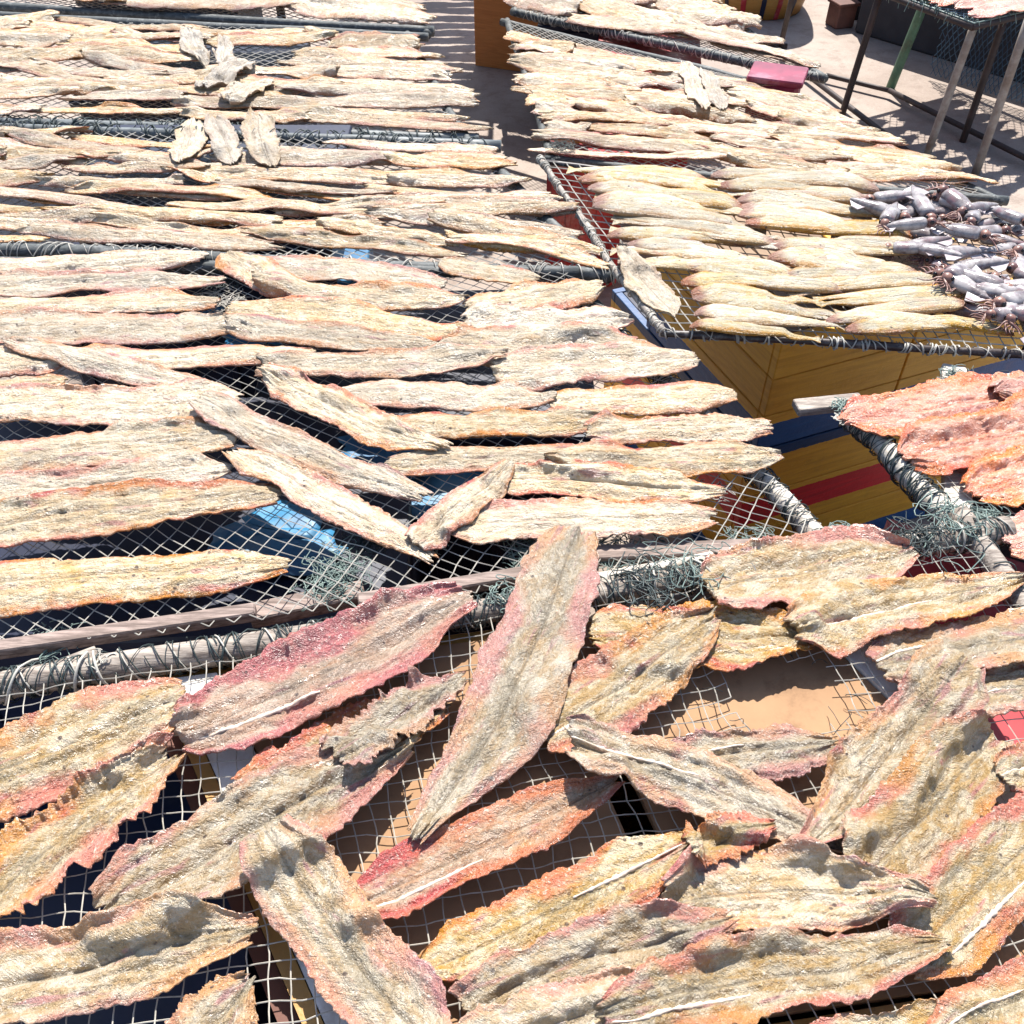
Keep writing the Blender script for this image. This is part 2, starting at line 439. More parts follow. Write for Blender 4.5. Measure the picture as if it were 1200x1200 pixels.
def pole(a, b, r, mat, parent, hf=None, wob=.004, sides=10, name='pole', seed=0, over=.03, n=28):
    a = np.array(a, float); b = np.array(b, float); d = (b - a); L = np.linalg.norm(d); d /= L
    a = a - d * over; b = b + d * over
    t = np.linspace(0, 1, n)
    pts = a[None] + (b - a)[None] * t[:, None]
    pts[:, 0] += wob * fbm(t * 3, 0 * t, seed); pts[:, 1] += wob * fbm(t * 3, 0 * t + 5, seed); pts[:, 2] += wob * .6 * fbm(t * 3, 0 * t + 9, seed)
    rr = r * (1 + .12 * fbm(t * 7, 0 * t + 3, seed))
    m = MB(); m.tube(pts, rr, sides)
    o = m.build(name, mat, parent, smooth=True)
    if hf is not None:
        tt = np.linspace(0, 1, 400); pp = a[None] + (b - a)[None] * tt[:, None]
        nrm = np.array([-d[1], d[0], 0])
        for off in np.linspace(-1, 1, 7):
            q = pp + nrm * off * r
            hf.put(q[:, 0], q[:, 1], q[:, 2] + r * math.sqrt(max(0, 1 - off * off)) * .9)
    return o, pts


def strand(mb, pts, r, sides=4): mb.tube(pts, r, sides, caps=False)


def wraps(pts, r, mat, parent, n, seed, name='net_wrapping', slant=.5, rs=.0007):
    """net twine wound round a pole: crossing helices and a few ties"""
    R = random.Random(seed); m = MB(); pts = np.array(pts)
    seglen = np.concatenate([[0], np.cumsum(np.linalg.norm(np.diff(pts, axis=0), axis=1))]); L = seglen[-1]
    d = (pts[-1] - pts[0]) / np.linalg.norm(pts[-1] - pts[0]); nn = np.array([-d[1], d[0], 0]); nn /= np.linalg.norm(nn); bb = np.cross(d, nn)
    at = lambda s: np.stack([np.interp(s, seglen, pts[:, c]) for c in range(3)], -1)
    for i in range(n):
        s0 = R.uniform(0, L); turns = R.uniform(.6, 1.6); dl = R.choice([-1, 1]) * R.uniform(.02, .07) * slant * 2
        ang = R.uniform(0, 6.28)
        tt = np.linspace(0, 1, int(14 * turns) + 4)
        s = np.clip(s0 + dl * tt, 0, L); a = ang + 6.28 * turns * tt
        rad = r * (1.08 + .12 * R.random()) + .002 * np.abs(fbm(tt * 4, tt * 0 + i, seed))
        q = at(s) + rad[:, None] * (np.cos(a)[:, None] * nn + np.sin(a)[:, None] * bb)
        strand(m, q, rs * R.uniform(.7, 1.5), 4)
    tt = np.linspace(0, 1, 260); a = tt * L / .05 * 6.28; q = at(tt * L) + (r * 1.08) * (np.cos(a)[:, None] * nn + np.sin(a)[:, None] * bb)
    strand(m, q, rs * .8, 4)
    return m.build(name, mat, parent, smooth=True)


def tuft(c, rad, n, mat, parent, seed, name='net_tangle', rs=.0006, flat=.5):
    """a tangle of loose net twine"""
    R = random.Random(seed); m = MB(); rad = rad * .62
    for i in range(n):
        t = np.linspace(0, 1, 14)
        p0 = np.array([R.gauss(0, rad * .5), R.gauss(0, rad * .5), R.gauss(0, rad * .25 * flat)])
        ph = [R.uniform(0, 9) for _ in range(6)]
        w = rad * R.uniform(.25, .7)
        q = np.stack([p0[k] + w * (1 if k < 2 else flat * .6) * (np.sin(t * R.uniform(2, 6) + ph[k]) + .3 * np.sin(t * 11 + ph[k + 3])) for k in range(3)], 1)
        q[:, 2] = np.abs(q[:, 2]) * .8
        strand(m, q + np.array(c), rs * R.uniform(.7, 1.4), 4)
    return m.build(name, mat, parent, smooth=True)


def net(key, cell, parent, mat, r=.0011, diamond=False, wob=.003, sag=.010, hole=None, seed=1, zoff=0.0):
    q = QUAD[key]; m = MB()
    Lx = .5 * (np.linalg.norm(q[1] - q[0]) + np.linalg.norm(q[2] - q[3])); Ly = .5 * (np.linalg.norm(q[3] - q[0]) + np.linalg.norm(q[2] - q[1]))
    nx, ny = max(3, int(Lx / cell)), max(3, int(Ly / cell))

    def pt(s, t):
        s = np.asarray(s, float); t = np.asarray(t, float)
        p = np.stack([lerp(lerp(q[0][c], q[1][c], s), lerp(q[3][c], q[2][c], s), t) for c in range(3)], -1)
        a, b = p[..., 0] / cell, p[..., 1] / cell
        p[..., 0] += wob * fbm(a * .35, b * .35, seed, 3) * 1.3; p[..., 1] += wob * fbm(a * .35, b * .35, seed + 5, 3) * 1.3
        p[..., 2] += -sag * np.sin(np.pi * np.clip(s, 0, 1)) * np.sin(np.pi * np.clip(t, 0, 1)) + wob * .5 * fbm(a * .3, b * .3, seed + 9, 2) + zoff
        return p
    lines = []
    if not diamond:
        for i in range(nx + 1): t = np.linspace(0, 1, ny * 2 + 1); lines.append((np.full_like(t, i / nx), t))
        for j in range(ny + 1): s = np.linspace(0, 1, nx * 2 + 1); lines.append((s, np.full_like(s, j / ny)))
    else:
        for sg in (1, -1):
            for i in range(-ny, nx + ny):
                tt = np.linspace(0, 1, ny * 2 + 1); ss = (i + sg * tt * ny) / nx
                # zigzag: knotted mesh
                ok = (ss >= 0) & (ss <= 1)
                if ok.sum() > 2: lines.append((ss[ok], tt[ok]))
    for s, t in lines:
        p = pt(s, t)
        if hole is not None:
            d = np.linalg.norm((p - hole[0])[:, :2] / np.array([1.0, hole[2]]), axis=1) + .006 * fbm(p[:, 0] * 60, p[:, 1] * 60, 3, 2)
            keep = d > hole[1]
            st = 0
            runs = []
            while st < len(p):
                if keep[st]:
                    e = st
                    while e < len(p) and keep[e]: e += 1
                    if e - st >= 2: runs.append(p[st:e])
                    st = e
                else: st += 1
            for rr in runs: strand(m, rr, r, 4)
        else:
            strand(m, p, r, 4)
    # knots
    o = m.build('net', mat, parent, smooth=False)
    return o, pt


QUAD['B'] = [np.array(p) for p in ((-.78, 5.95, .9), (-.02, 5.95, .9), (-.02, 3.3, .9), (-.78, 3.3, .9))]; RZ['B'] = .9; RN['B'] = 'unseen shade rack over the aisle'; HFS['B'] = HF('B', .012)  # rack added out of view; its fish stripe the aisle floor with shade


def rack(key, label, polespec, name='drying_rack'):
    q = QUAD[key]
    c = sum(q) / 4
    e = empty(name, (c[0], c[1], RZ[key] - .02), label, 'drying rack', 'netted fish drying racks')
    E = [(0, 1), (1, 2), (3, 2), (0, 3)]
    res = []
    for i, (a, b) in enumerate(E):
        sp = polespec[i]
        if sp is None: res.append(None); continue
        r, mat, over = sp
        dz = np.array([0, 0, -r * .6 - (.016 if (key, i) == ('L1', 1) else 0)])
        o, pts = pole(q[a] + dz, q[b] + dz, r, M[mat], e, HFS[key], seed=hash(key) % 100 + i if False else sum(map(ord, key)) + i, over=over, wob=.004 if mat != 'steel' else .001)
        res.append((o, pts, r))
    return e, res


rF, pF = rack('F', 'nearest drying rack of weathered poles and pale net holding large reddish split fish', [(.0145, 'wood', .05), (.014, 'wood', .03), (.014, 'wood', .03), (.014, 'wood', .03)])
rL1, pL1 = rack('L1', 'net rack behind the nearest one, with loose spaced pale fish over navy crates', [(.010, 'darkpole', .02), (.013, 'pale', .02), None, (.012, 'wood', .02)])
rL2, pL2 = rack('L2', 'left rack covered in fish with dark front pole above blue boxes', [(.011, 'pipe', .06), (.011, 'darkpole', .02), (.013, 'darkpole', .02), (.012, 'wood', .02)])
rL3, pL3 = rack('L3', 'left rack fully covered in fish, just behind the pale pipe and three upright fish', [(.012, 'darkpole', .05), (.011, 'darkpole', .02), (.014, 'pipe', .03), (.012, 'wood', .02)])
rL4, pL4 = rack('L4', 'farthest rack at left, cut off by the top of the photo', [(.012, 'darkpole', .02), (.012, 'darkpole', .02), (.013, 'darkpole', .02), (.012, 'wood', .02)])
rR0, pR0 = rack('R0', 'net rack of pale battens at right holding bright pink fish', [(.010, 'pale', .0), (.012, 'pale', .02), (.012, 'pale', .02), (.014, 'pale', .02)])
rR1, pR1 = rack('R1', 'thin dark steel net rack holding slim yellow fish and a heap of squid', [(.005, 'steel', .0), (.005, 'steel', .0), (.006, 'steel', .0), (.0055, 'galv', .0)])
rR2, pR2 = rack('R2', 'low right rack packed with cream fish behind the squid rack', [(.011, 'darkpole', .02), (.011, 'darkpole', .02), (.011, 'darkpole', .02), (.011, 'darkpole', .02)])
rR3, pR3 = rack('R3', 'farthest low rack at right, its dark front pole above red boxes', [(.011, 'darkpole', .02), (.011, 'darkpole', .02), (.013, 'darkpole', .02), (.011, 'darkpole', .02)])

rB, pB = rack('B', 'unseen fish rack added beyond the far aisle to stripe its floor with shade', [(.012, 'wood', .02)] * 4)
for p_ in [QUAD['B'][0], QUAD['B'][1], QUAD['B'][3] + np.array([.03, .0, 0])]:
    m = MB(); m.tube(np.linspace(p_ * np.array([1, 1, 0]), p_ - np.array([0, 0, .02]), 5), .014, 8); m.build('leg', M['legdark'], rB, smooth=True)
holec = P(922, 812, RZ['F'])
nF, ptF = net('F', .0168, rF, M['net'], .00062, hole=(holec, .056, .78), wob=.0035, sag=.012, seed=3)
net('L1', .027, rL1, M['net'], .0007, diamond=True, wob=.004, sag=.012, seed=5)
net('L2', .027, rL2, M['net'], .0010, diamond=True, seed=6)
net('L3', .030, rL3, M['net'], .0010, diamond=True, seed=7)
net('L4', .032, rL4, M['net'], .0012, diamond=True, seed=8)
net('R0', .020, rR0, M['net'], .0006, wob=.003, seed=9)
net('R1', .021, rR1, M['net'], .0011, wob=.0015, sag=.006, seed=10)
net('R2', .034, rR2, M['net'], .0014, diamond=True, seed=11)
net('R3', .036, rR3, M['net'], .0014, diamond=True, seed=12)

# wrapping twine on poles
wraps(pF[0][1], .015, M['netdark'], rF, 210, 1, slant=.45)
wraps(pF[0][1], .0165, M['net'], rF, 26, 2, 'tie_cord', slant=.4, rs=.0012)
wraps(pF[1][1], .014, M['netdark'], rF, 40, 3, slant=.45)
wraps(pL1[1][1], .013, M['netdark'], rL1, 90, 4, slant=.45)
wraps(pR0[3][1], .014, M['netdark'], rR0, 60, 5, slant=.45)
wraps(pR0[0][1], .010, M['netgreen'], rR0, 60, 6, slant=.45)
wraps(pL2[2][1], .013, M['net'], rL2, 60, 7, slant=.5, rs=.001)
wraps(pL3[2][1], .014, M['netdark'], rL3, 90, 8, slant=.6, rs=.0012)
wraps(pL2[0][1], .013, M['netdark'], rL2, 90, 9, slant=.6, rs=.0012)
wraps(pR1[2][1], .006, M['net'], rR1, 46, 10, 'tie_cord', slant=.15, rs=.0011)
wraps(pR1[3][1], .0055, M['net'], rR1, 60, 11, 'tie_cord', slant=.2, rs=.0009)
wraps(pR3[2][1], .013, M['net'], rR3, 60, 12, slant=.5, rs=.0013)
for i, (x, y, rad, n, mt) in enumerate([(1120, 618, .06, 22, 'netgreen'), (1075, 632, .05, 30, 'netdark'), (590, 702, .03, 16, 'netgreen'), (640, 690, .03, 16, 'netdark'),
                                        (760, 690, .06, 26, 'netdark'), (800, 672, .06, 18, 'netgreen'), (115, 772, .02, 8, 'net')]):
    tuft(P(x, y, RZ['F'] + .008), rad, n, M[mt], rF, 50 + i)
for i, (x, y, rad, n, mt) in enumerate([(985, 632, .035, 50, 'netgreen'), (390, 675, .05, 70, 'netgreen'), (430, 640, .035, 30, 'netdark'), (620, 648, .045, 50, 'netgreen'), (720, 650, .05, 46, 'netgreen'), (880, 640, .05, 40, 'netgreen'),
                                        (270, 355, .05, 30, 'net'), (270, 330, .04, 30, 'netdark'), (60, 752, .03, 30, 'netgreen'), (840, 575, .03, 8, 'net'), (500, 640, .03, 24, 'netgreen')]):
    tuft(P(x, y, RZ['L1'] - .012), rad, n, M[mt], rL1, 80 + i)
for i, (x, y, rad, n, mt) in enumerate([(990, 476, .022, 50, 'netgreen'), (1045, 472, .03, 16, 'netgreen'), (1120, 440, .028, 24, 'netgreen'), (1180, 450, .03, 30, 'netdark'), (985, 492, .015, 16, 'net'), (1150, 610, .04, 40, 'netgreen')]):
    tuft(P(x, y, RZ['R0'] + .004), rad, n, M[mt], rR0, 110 + i)
tuft(P(660, 172, .45), .05, 40, M['netdark'], rR2, 140)

# broken twine round the hole of the nearest net, and the dark loose thread
m = MB(); R = random.Random(5)
for i in range(14):
    a = R.uniform(0, 6.28); b0 = holec + np.array([.064 * math.cos(a), .051 * math.sin(a), -.008])
    t = np.linspace(0, 1, 10); ln = R.uniform(.012, .05); a2 = a + R.uniform(-1.6, 1.6) + (3.14 if R.random() < .3 else 0)
    q = b0 + np.stack([ln * t * math.cos(a2) + .003 * np.sin(t * 4 + i), ln * t * math.sin(a2) + .003 * np.cos(t * 3 + i), .004 * np.sin(t * 5)], 1)
    strand(m, q, .0004)
m.build('loose_twine', M['netdark'], rF, smooth=True)

# plank and battens
m = MB()
z = RZ['L1'] - .006
pk = [P(x, y, z) for x, y in ((-60, 770), (300, 717), (420, 706), (700, 660), (955, 640))]
for a, b in zip(pk[:1] + pk[2:3], pk[1:2] + pk[3:4]):
    d = b - a; m.box((a + b) / 2, (np.linalg.norm(d), .017, .016), math.atan2(d[1], d[0]), .002)
a, b = P(690, 652, z - .002), P(960, 640, z - .002); d = b - a
m.box((a + b) / 2, (np.linalg.norm(d), .022, .016), math.atan2(d[1], d[0]), .002)
a, b = P(290, 716, z), P(425, 688, z); d = b - a
m.box((a + b) / 2 + np.array([0, .004, -.014]), (np.linalg.norm(d), .026, .018), math.atan2(d[1], d[0]), .002)
m.build('near_plank', M['plank'], rL1)
for a, b in zip(pk[:-1], pk[1:]):
    t = np.linspace(0, 1, 200); pp = a[None] + (b - a)[None] * t[:, None]
    for o_ in (-.01, -.005, 0, .005, .01): HFS['L1'].put(pp[:, 0], pp[:, 1] + o_, pp[:, 2] + .01)
m = MB(); a, b = P(932, 478, .735), P(1010, 470, .735); d = b - a
m.box((a + b) / 2, (np.linalg.norm(d), .026, .012), math.atan2(d[1], d[0]), .0015); m.build('batten', M['wood'], rR0)
m = MB(); a, b = P(1117, 432, .728), P(1122, 612, .728); d = b - a
m.box((a + b) / 2, (np.linalg.norm(d), .034, .014), math.atan2(d[1], d[0]), .0015); m.build('batten', M['pale'], rR0)
m = MB(); a, b = P(-60, 835, .742), P(115, 768, .742)
m.tube(np.linspace(a, b, 8), .011, 8); m.build('pole', M['wood'], rF, smooth=True)
m = MB(); a, b = P(700, 716, .725), P(850, 690, .725)
m.tube(np.linspace(a, b, 8), .012, 8); m.build('pole', M['wood'], rF, smooth=True)
m = MB(); a, b = P(596, 700, .742), P(835, 655, .742); m.tube(np.linspace(a, b, 8), .009, 8); m.build('pole', M['pale'], rF, smooth=True)


# ------------------------------------------------------------------ fish
def smooth2(Z, nu, nv):
    for _ in range(nu):
        q = np.pad(Z, ((1, 1), (0, 0)), mode='edge'); Z = (q[:-2] + 2 * q[1:-1] + q[2:]) / 4
    for _ in range(nv):
        q = np.pad(Z, ((0, 0), (1, 1)), mode='edge'); Z = (q[:, :-2] + 2 * q[:, 1:-1] + q[:, 2:]) / 4
    return Z


def dil(Z, n):
    for _ in range(n):
        q = np.pad(Z, 1, mode='edge')
        Z = np.max(np.stack([q[1 + a:q.shape[0] - 1 + a, 1 + b:q.shape[1] - 1 + b] for a in (-1, 0, 1) for b in (-1, 0, 1)]), 0)
    return Z


CAPZ = dict(F=.034, L1=.018, R0=.02)


def fish(key, x1, y1, x2, y2, wpx, mat, label, bend=0.0, ragged=1.0, curl=.25, ripple=1.0, res=1, seed=0, name='split_fish', group=None, cat='dried fish',
         bone=None, tilt=0.0, lifts=(0, 0), taper=(.22, .38), wmul=1.0, blunt=(.25, .12), arch=.0035, cap=None):
    z0 = RZ[key]; hf = HFS[key]
    a, b = P(x1, y1, z0), P(x2, y2, z0)
    d = b - a; L = np.linalg.norm(d); ang = math.atan2(d[1], d[0]); d /= L
    nrm = np.array([-d[1], d[0], 0])
    # real width from the width seen in the photo
    mx, my = (x1 + x2) / 2, (y1 + y2) / 2
    il = math.hypot(x2 - x1, y2 - y1); ix, iy = -(y2 - y1) / il, (x2 - x1) / il
    W = abs(np.dot(P(mx + ix * wpx / 2, my + iy * wpx / 2, z0) - P(mx - ix * wpx / 2, my - iy * wpx / 2, z0), nrm)) * wmul
    nu, nv = {0: (46, 15), 1: (92, 25), 2: (170, 43)}[res]
    u = np.linspace(0, 1, nu)[:, None]; v = np.linspace(-1, 1, nv)[None, :]
    R = random.Random(seed * 7919 + 13)
    ta, tb = taper[0] * R.uniform(.8, 1.25), taper[1] * R.uniform(.8, 1.25)
    pr = np.minimum(1, ((u + .006) / ta)) ** R.uniform(.5, .7) * np.minimum(1, ((1 - u + .012) / tb)) ** R.uniform(.6, .85)
    bl_ = blunt[0] * R.uniform(.5, 1.5) * (1 - u) ** 2 + blunt[1] * R.uniform(.5, 1.5) * u ** 2
    pr = bl_ + (1 - bl_) * pr
    pr = smooth2(np.repeat(pr, 2, 1), 2, 0)[:, :1]
    sgn = np.sign(v)
    eL = 1 + .16 * fbm(u * 4 + 3, 0 * u, seed * 3 + 1, 2) + ragged * (.07 * fbm(u * 11, 0 * u, seed * 3 + 2, 3) + .05 * fbm(u * 50, 0 * u, seed + 5, 3))
    eR = 1 + .16 * fbm(u * 4 + 3, 0 * u + 7, seed * 3 + 1, 2) + ragged * (.07 * fbm(u * 11, 0 * u + 9, seed * 3 + 2, 3) + .05 * fbm(u * 50, 0 * u + 4, seed + 5, 3))
    ed = np.where(v < 0, eL, eR)
    ww = W * .5 * pr * (1 + (.95 if key == 'F' else 1.0) * (ed - 1) * np.abs(v) ** 1.5)
    endw = np.exp(-(u / .1) ** 2) - np.exp(-((1 - u) / .1) ** 2)
    X = L * (u - .5) + endw * (.030 * L * ragged * (fbm(v * 1.6, 0 * v + .5, seed + 11, 2) + .5 * fbm(v * 7, 0 * v + .5, seed + 12, 2))) + 0 * v
    Y = v * ww + bend * L * (4 * u * (1 - u) - .5) + L * .02 * fbm(u * 2.2, 0 * u, seed + 21, 2)
    c_, s_ = math.cos(ang), math.sin(ang)
    cen = (a + b) / 2
    WX = cen[0] + X * c_ - Y * s_; WY = cen[1] + X * s_ + Y * c_
    base = hf.get(WX, WY)
    k = {0: (1, 4, 2), 1: (1, 7, 4), 2: (2, 12, 8)}[res]
    base = smooth2(dil(base, k[0]), k[1], k[2])
    # stiff fish: lift toward the mean of what is below
    g = smooth2(base, k[1] * 4, k[2] * 3); base = np.maximum(base, g * .6 + base * .4)
    base = np.minimum(base, z0 + (cap or CAPZ.get(key, .014)))
    s = min(W, .12) / .09
    av = np.abs(v)
    Z = arch * s * (1 - av ** 2) * np.minimum(1, pr * 1.5) - .0040 * s * np.exp(-(v / .07) ** 2) * pr
    side = np.where(v < 0, vnoise(u * 1.3, 0 * u + 3.3, seed + 31), vnoise(u * 1.3, 0 * u + 8.8, seed + 31))
    Z = Z + s * .014 * curl * (av ** 3) * (1 + 1.1 * side)
    Z = Z + s * ripple * .0042 * av ** 2 * np.where(v < 0, fbm(u * 6, 0 * u + 1.1, seed + 41, 3), fbm(u * 6, 0 * u + 5.1, seed + 41, 3))
    Z = Z + s * ripple * .0034 * fbm(u * 4, v * 1.4, seed + 51, 3) + s * ripple * .0030 * fbm(u * 2.6, v * 4.2, seed + 55, 2)
    hi = (.0015 if key == 'F' else .0022) * s * fbm(u * L * 34, v * W * 46, seed + 71, 3) + .0014 * s * fbm(u * L * 85, v * W * 190, seed + 61, 3) + .0002 * s * np.sin(2 * np.pi * (u * L * 95 + av * 2.6 + 1.5 * vnoise(u * 9, v * 3, seed + 66)))
    if res == 0: hi = hi * 1.0
    Z = Z + hi * np.minimum(1, pr * 1.4)
    Z = Z + tilt * v * s + lifts[0] * (1 - u) ** 2 + lifts[1] * u ** 2
    Z = Z - min(0, Z.min() + .001) * .6
    top = base + .0030 * s + Z
    th = (.0016 + .0022 * s * (1 - av ** 3)) * np.minimum(1, pr * 1.6)
    bot = top - th - .0004
    hf.put(WX, WY, top)
    zc = float(base.mean())
    org = np.array([cen[0], cen[1], zc])
    m = MB()
    T = np.stack([WX, WY, top], -1).reshape(-1, 3); B = np.stack([WX, WY, bot], -1).reshape(-1, 3)
    idx = np.arange(nu * nv).reshape(nu, nv)
    q = np.stack([idx[:-1, :-1], idx[1:, :-1], idx[1:, 1:], idx[:-1, 1:]], -1).reshape(-1, 4)
    nn = nu * nv
    qb = q[:, ::-1] + nn
    ring = np.concatenate([idx[:-1, 0], idx[-1, :-1], idx[:0:-1, -1], idx[0, :0:-1]])
    r2 = np.roll(ring, -1)
    qs = np.stack([ring, ring + nn, r2 + nn, r2], -1)
    m.v = [T, B]; m.n = 2 * nn; m.f = [tuple(f) for f in np.concatenate([q, qb, qs]).tolist()]
    UVg = np.stack(np.broadcast_arrays(u, (v + 1) / 2), -1).reshape(-1, 2)
    m.uv = [UVg, UVg]
    o = m.build(name, mat, None, origin=org, smooth=True, rz=ang)
    tag(o, label, cat, group)
    if bone:
        ua, ub, vo = bone
        nb = 40; uu = np.linspace(ua, ub, nb)
        iu = np.clip((uu * (nu - 1)).round().astype(int), 0, nu - 1); iv = int((vo + 1) / 2 * (nv - 1))
        pts = np.stack([WX[iu, iv], WY[iu, iv], smooth2(top, 2, 0)[iu, iv] - .0002], 1)
        rr = .0024 * s * np.sin(np.pi * np.linspace(.06, .94, nb)) ** .5 * (1 + .3 * np.sin(np.arange(nb) * 2.1)) * (1 + .3 * fbm(np.arange(nb) * .3, 0 * uu, seed, 2))
        mb_ = MB(); mb_.tube(pts, rr, 7)
        me_o = mb_.build('backbone', M['bone'], None, origin=org, smooth=True, rz=ang)
        me_o.parent = o; me_o.location = (0, 0, 0); me_o.rotation_euler = (0, 0, 0)
    return o


g_rows = {k: 'split fish laid on the ' + RN[k] for k in RN}

# --- far racks: rows along each rack, laid far to near
ORD = ['first', 'second', 'third', 'fourth', 'fifth', 'sixth', 'seventh', 'eighth', 'ninth', 'tenth', 'eleventh', 'twelfth', 'thirteenth', 'fourteenth', 'fifteenth']
RS = random.Random(21)


def rows(key, nrow, lenpx, wfac, mat, s0=-.02, s1=1.02, ang=0.0, clip=None, tone='cream', tpow=1.0, tmax=1.0):
    q = [np.array(p, float) for p in RQ[key]]
    for i in range(nrow):
        t = (.10 if key == 'R2' else .06) + (.86 if key == 'R2' else .88) * (i + .5) / nrow
        A = lerp(q[0], q[3], t); B = lerp(q[1], q[2], t)
        A, B = lerp(A, B, s0), lerp(A, B, s1)
        if A[0] < -130: A = lerp(A, B, (-130 - A[0]) / (B[0] - A[0]))
        rowpitch = (lerp(q[0], q[3], ((i + 1) / nrow) ** tpow * tmax) - lerp(q[0], q[3], (i / nrow) ** tpow * tmax))[1]
        rowpitch = .5 * (rowpitch + (lerp(q[1], q[2], ((i + 1) / nrow) ** tpow * tmax) - lerp(q[1], q[2], (i / nrow) ** tpow * tmax))[1])
        L = np.linalg.norm(B - A); lp = lenpx * (.82 + .36 * t); D_ = (B - A) / L
        lst = []
        pos = L + RS.uniform(-.10, .04) * lp
        while pos > (-.2 * lp if A[0] < 0 else .30 * lp):
            ln = lp * RS.uniform(.72, 1.22)
            if A[0] >= 0 and pos - ln < .35 * lp: ln = pos + RS.uniform(-.10, .02) * lp
            ca = A + D_ * (pos - ln / 2) + np.array([0, RS.uniform(-.35, .35) * rowpitch])
            th = math.atan2(B[1] - A[1], B[0] - A[0]) + math.radians(ang + RS.gauss(0, 2.8))
            ll = ln * RS.uniform(1.02, 1.16); pos -= ln
            dx, dy = math.cos(th) * ll / 2, math.sin(th) * ll / 2
            p1, p2 = (ca[0] - dx, ca[1] - dy), (ca[0] + dx, ca[1] + dy)
            if RS.random() < .4: p1, p2 = p2, p1
            if clip and clip(*ca): continue
            if ca[0] < -110: continue
            lst.append((ca[0], p1, p2, rowpitch * wfac * RS.uniform(.8, 1.25)))
        lst.sort(key=lambda e: e[0])
        order = list(range(len(lst))); RS.shuffle(order)
        for j in order:
            _, p1, p2, w = lst[j]
            pos = ORD[j] + ' from left'
            lab = f"dried split fish, {pos}, {ORD[i]} row from back, {RN[key]}"
            fish(key, p1[0], p1[1], p2[0], p2[1], w, mat, lab, bend=RS.gauss(0, .02), ragged=RS.uniform(.8, 1.6), curl=RS.uniform(.1, .6), ripple=RS.uniform(.7, 1.5), res=0,
                 seed=RS.randrange(10000), group=g_rows[key], tilt=RS.gauss(0, .004), taper=(.10, .20), blunt=(.45, .3), arch=.016)


rows('L4', 5, 150, .95, M['back'])
rows('L3', 12, 160, .92, M['back'], clip=lambda x, y: 215 < x < 300 and 52 < y < 100)
rows('L2', 13, 190, .90, M['back'], clip=lambda x, y: 200 < x < 330 and 140 < y < 185)
rows('R3', 8, 120, .98, M['back'])
def rows_world(key, n, mat):
    q = QUAD[key]
    for i in range(n):
        for j in range(2):
            t = (i + .5) / n; c = bil(q, .27 + .46 * j + RS.uniform(-.03, .03), t)
            inv = lambda w_: (600 + F_PX * w_[0] / (w_[1] * C45 + (CAM_H - w_[2]) * S45), 600 + F_PX * ((CAM_H - w_[2]) * C45 - w_[1] * S45) / (w_[1] * C45 + (CAM_H - w_[2]) * S45))
            dy = RS.uniform(-.02, .02); a, b = inv(c + np.array([-.2, dy, 0])), inv(c - np.array([-.2, dy, 0]))
            w = abs(inv(c + np.array([0, .045, 0]))[1] - inv(c - np.array([0, .045, 0]))[1])
            fish(key, *a, *b, w, mat, f"dried split fish, {ORD[i]} row from back, {'left' if j == 0 else 'right'} half, unseen aisle rack", res=0, seed=RS.randrange(10000), group='split fish on the unseen aisle rack', curl=.3, ripple=1.4, taper=(.1, .2))


ORD += ['sixteenth', 'seventeenth', 'eighteenth', 'nineteenth', 'twentieth', 'twenty-first', 'twenty-second', 'twenty-third', 'twenty-fourth', 'twenty-fifth', 'twenty-sixth']
rows_world('B', 25, M['back'])
rows('R2', 16, 140, .98, M['back'])

# the white fish lying across the rows
WH = [('L3', 222, 45, 240, 80, 26, 'small white fish leaning at the dark gap, leftmost on fourth left rack'),
      ('L3', 262, 52, 268, 92, 22, 'small white fish across the rows right of the dark gap, fourth left rack'),
      ('L3', 240, 118, 296, 80, 22, 'white fish slanting up to the right below the dark gap, fourth left rack'),
      ('L3', 268, 130, 320, 104, 20, 'white fish slanting over the pale front pipe of the fourth left rack'),
      ('L2', 228, 143, 215, 205, 32, 'leftmost of three white fish lying upright across the rows, third left rack'),
      ('L2', 252, 140, 278, 205, 32, 'middle of three white fish lying upright across the rows, third left rack'),
      ('L2', 298, 138, 322, 205, 36, 'rightmost of three white fish lying upright across the rows, third left rack'),
      ('R2', 800, 85, 822, 142, 24, 'bleached white fish lying crosswise, left one of the pair, right rack behind the squid'),
      ('R2', 822, 95, 842, 142, 22, 'bleached white fish lying crosswise, right one of the pair, right rack behind the squid')]
for i, (kk, a, b, c, d, w, lab) in enumerate(WH):
    fish(kk, a, b, c, d, w, M['white'], lab, seed=900 + i, res=1, curl=.5, ripple=1.3, cap=.034, arch=.008, group='white fish lying across the rows', taper=(.2, .25))

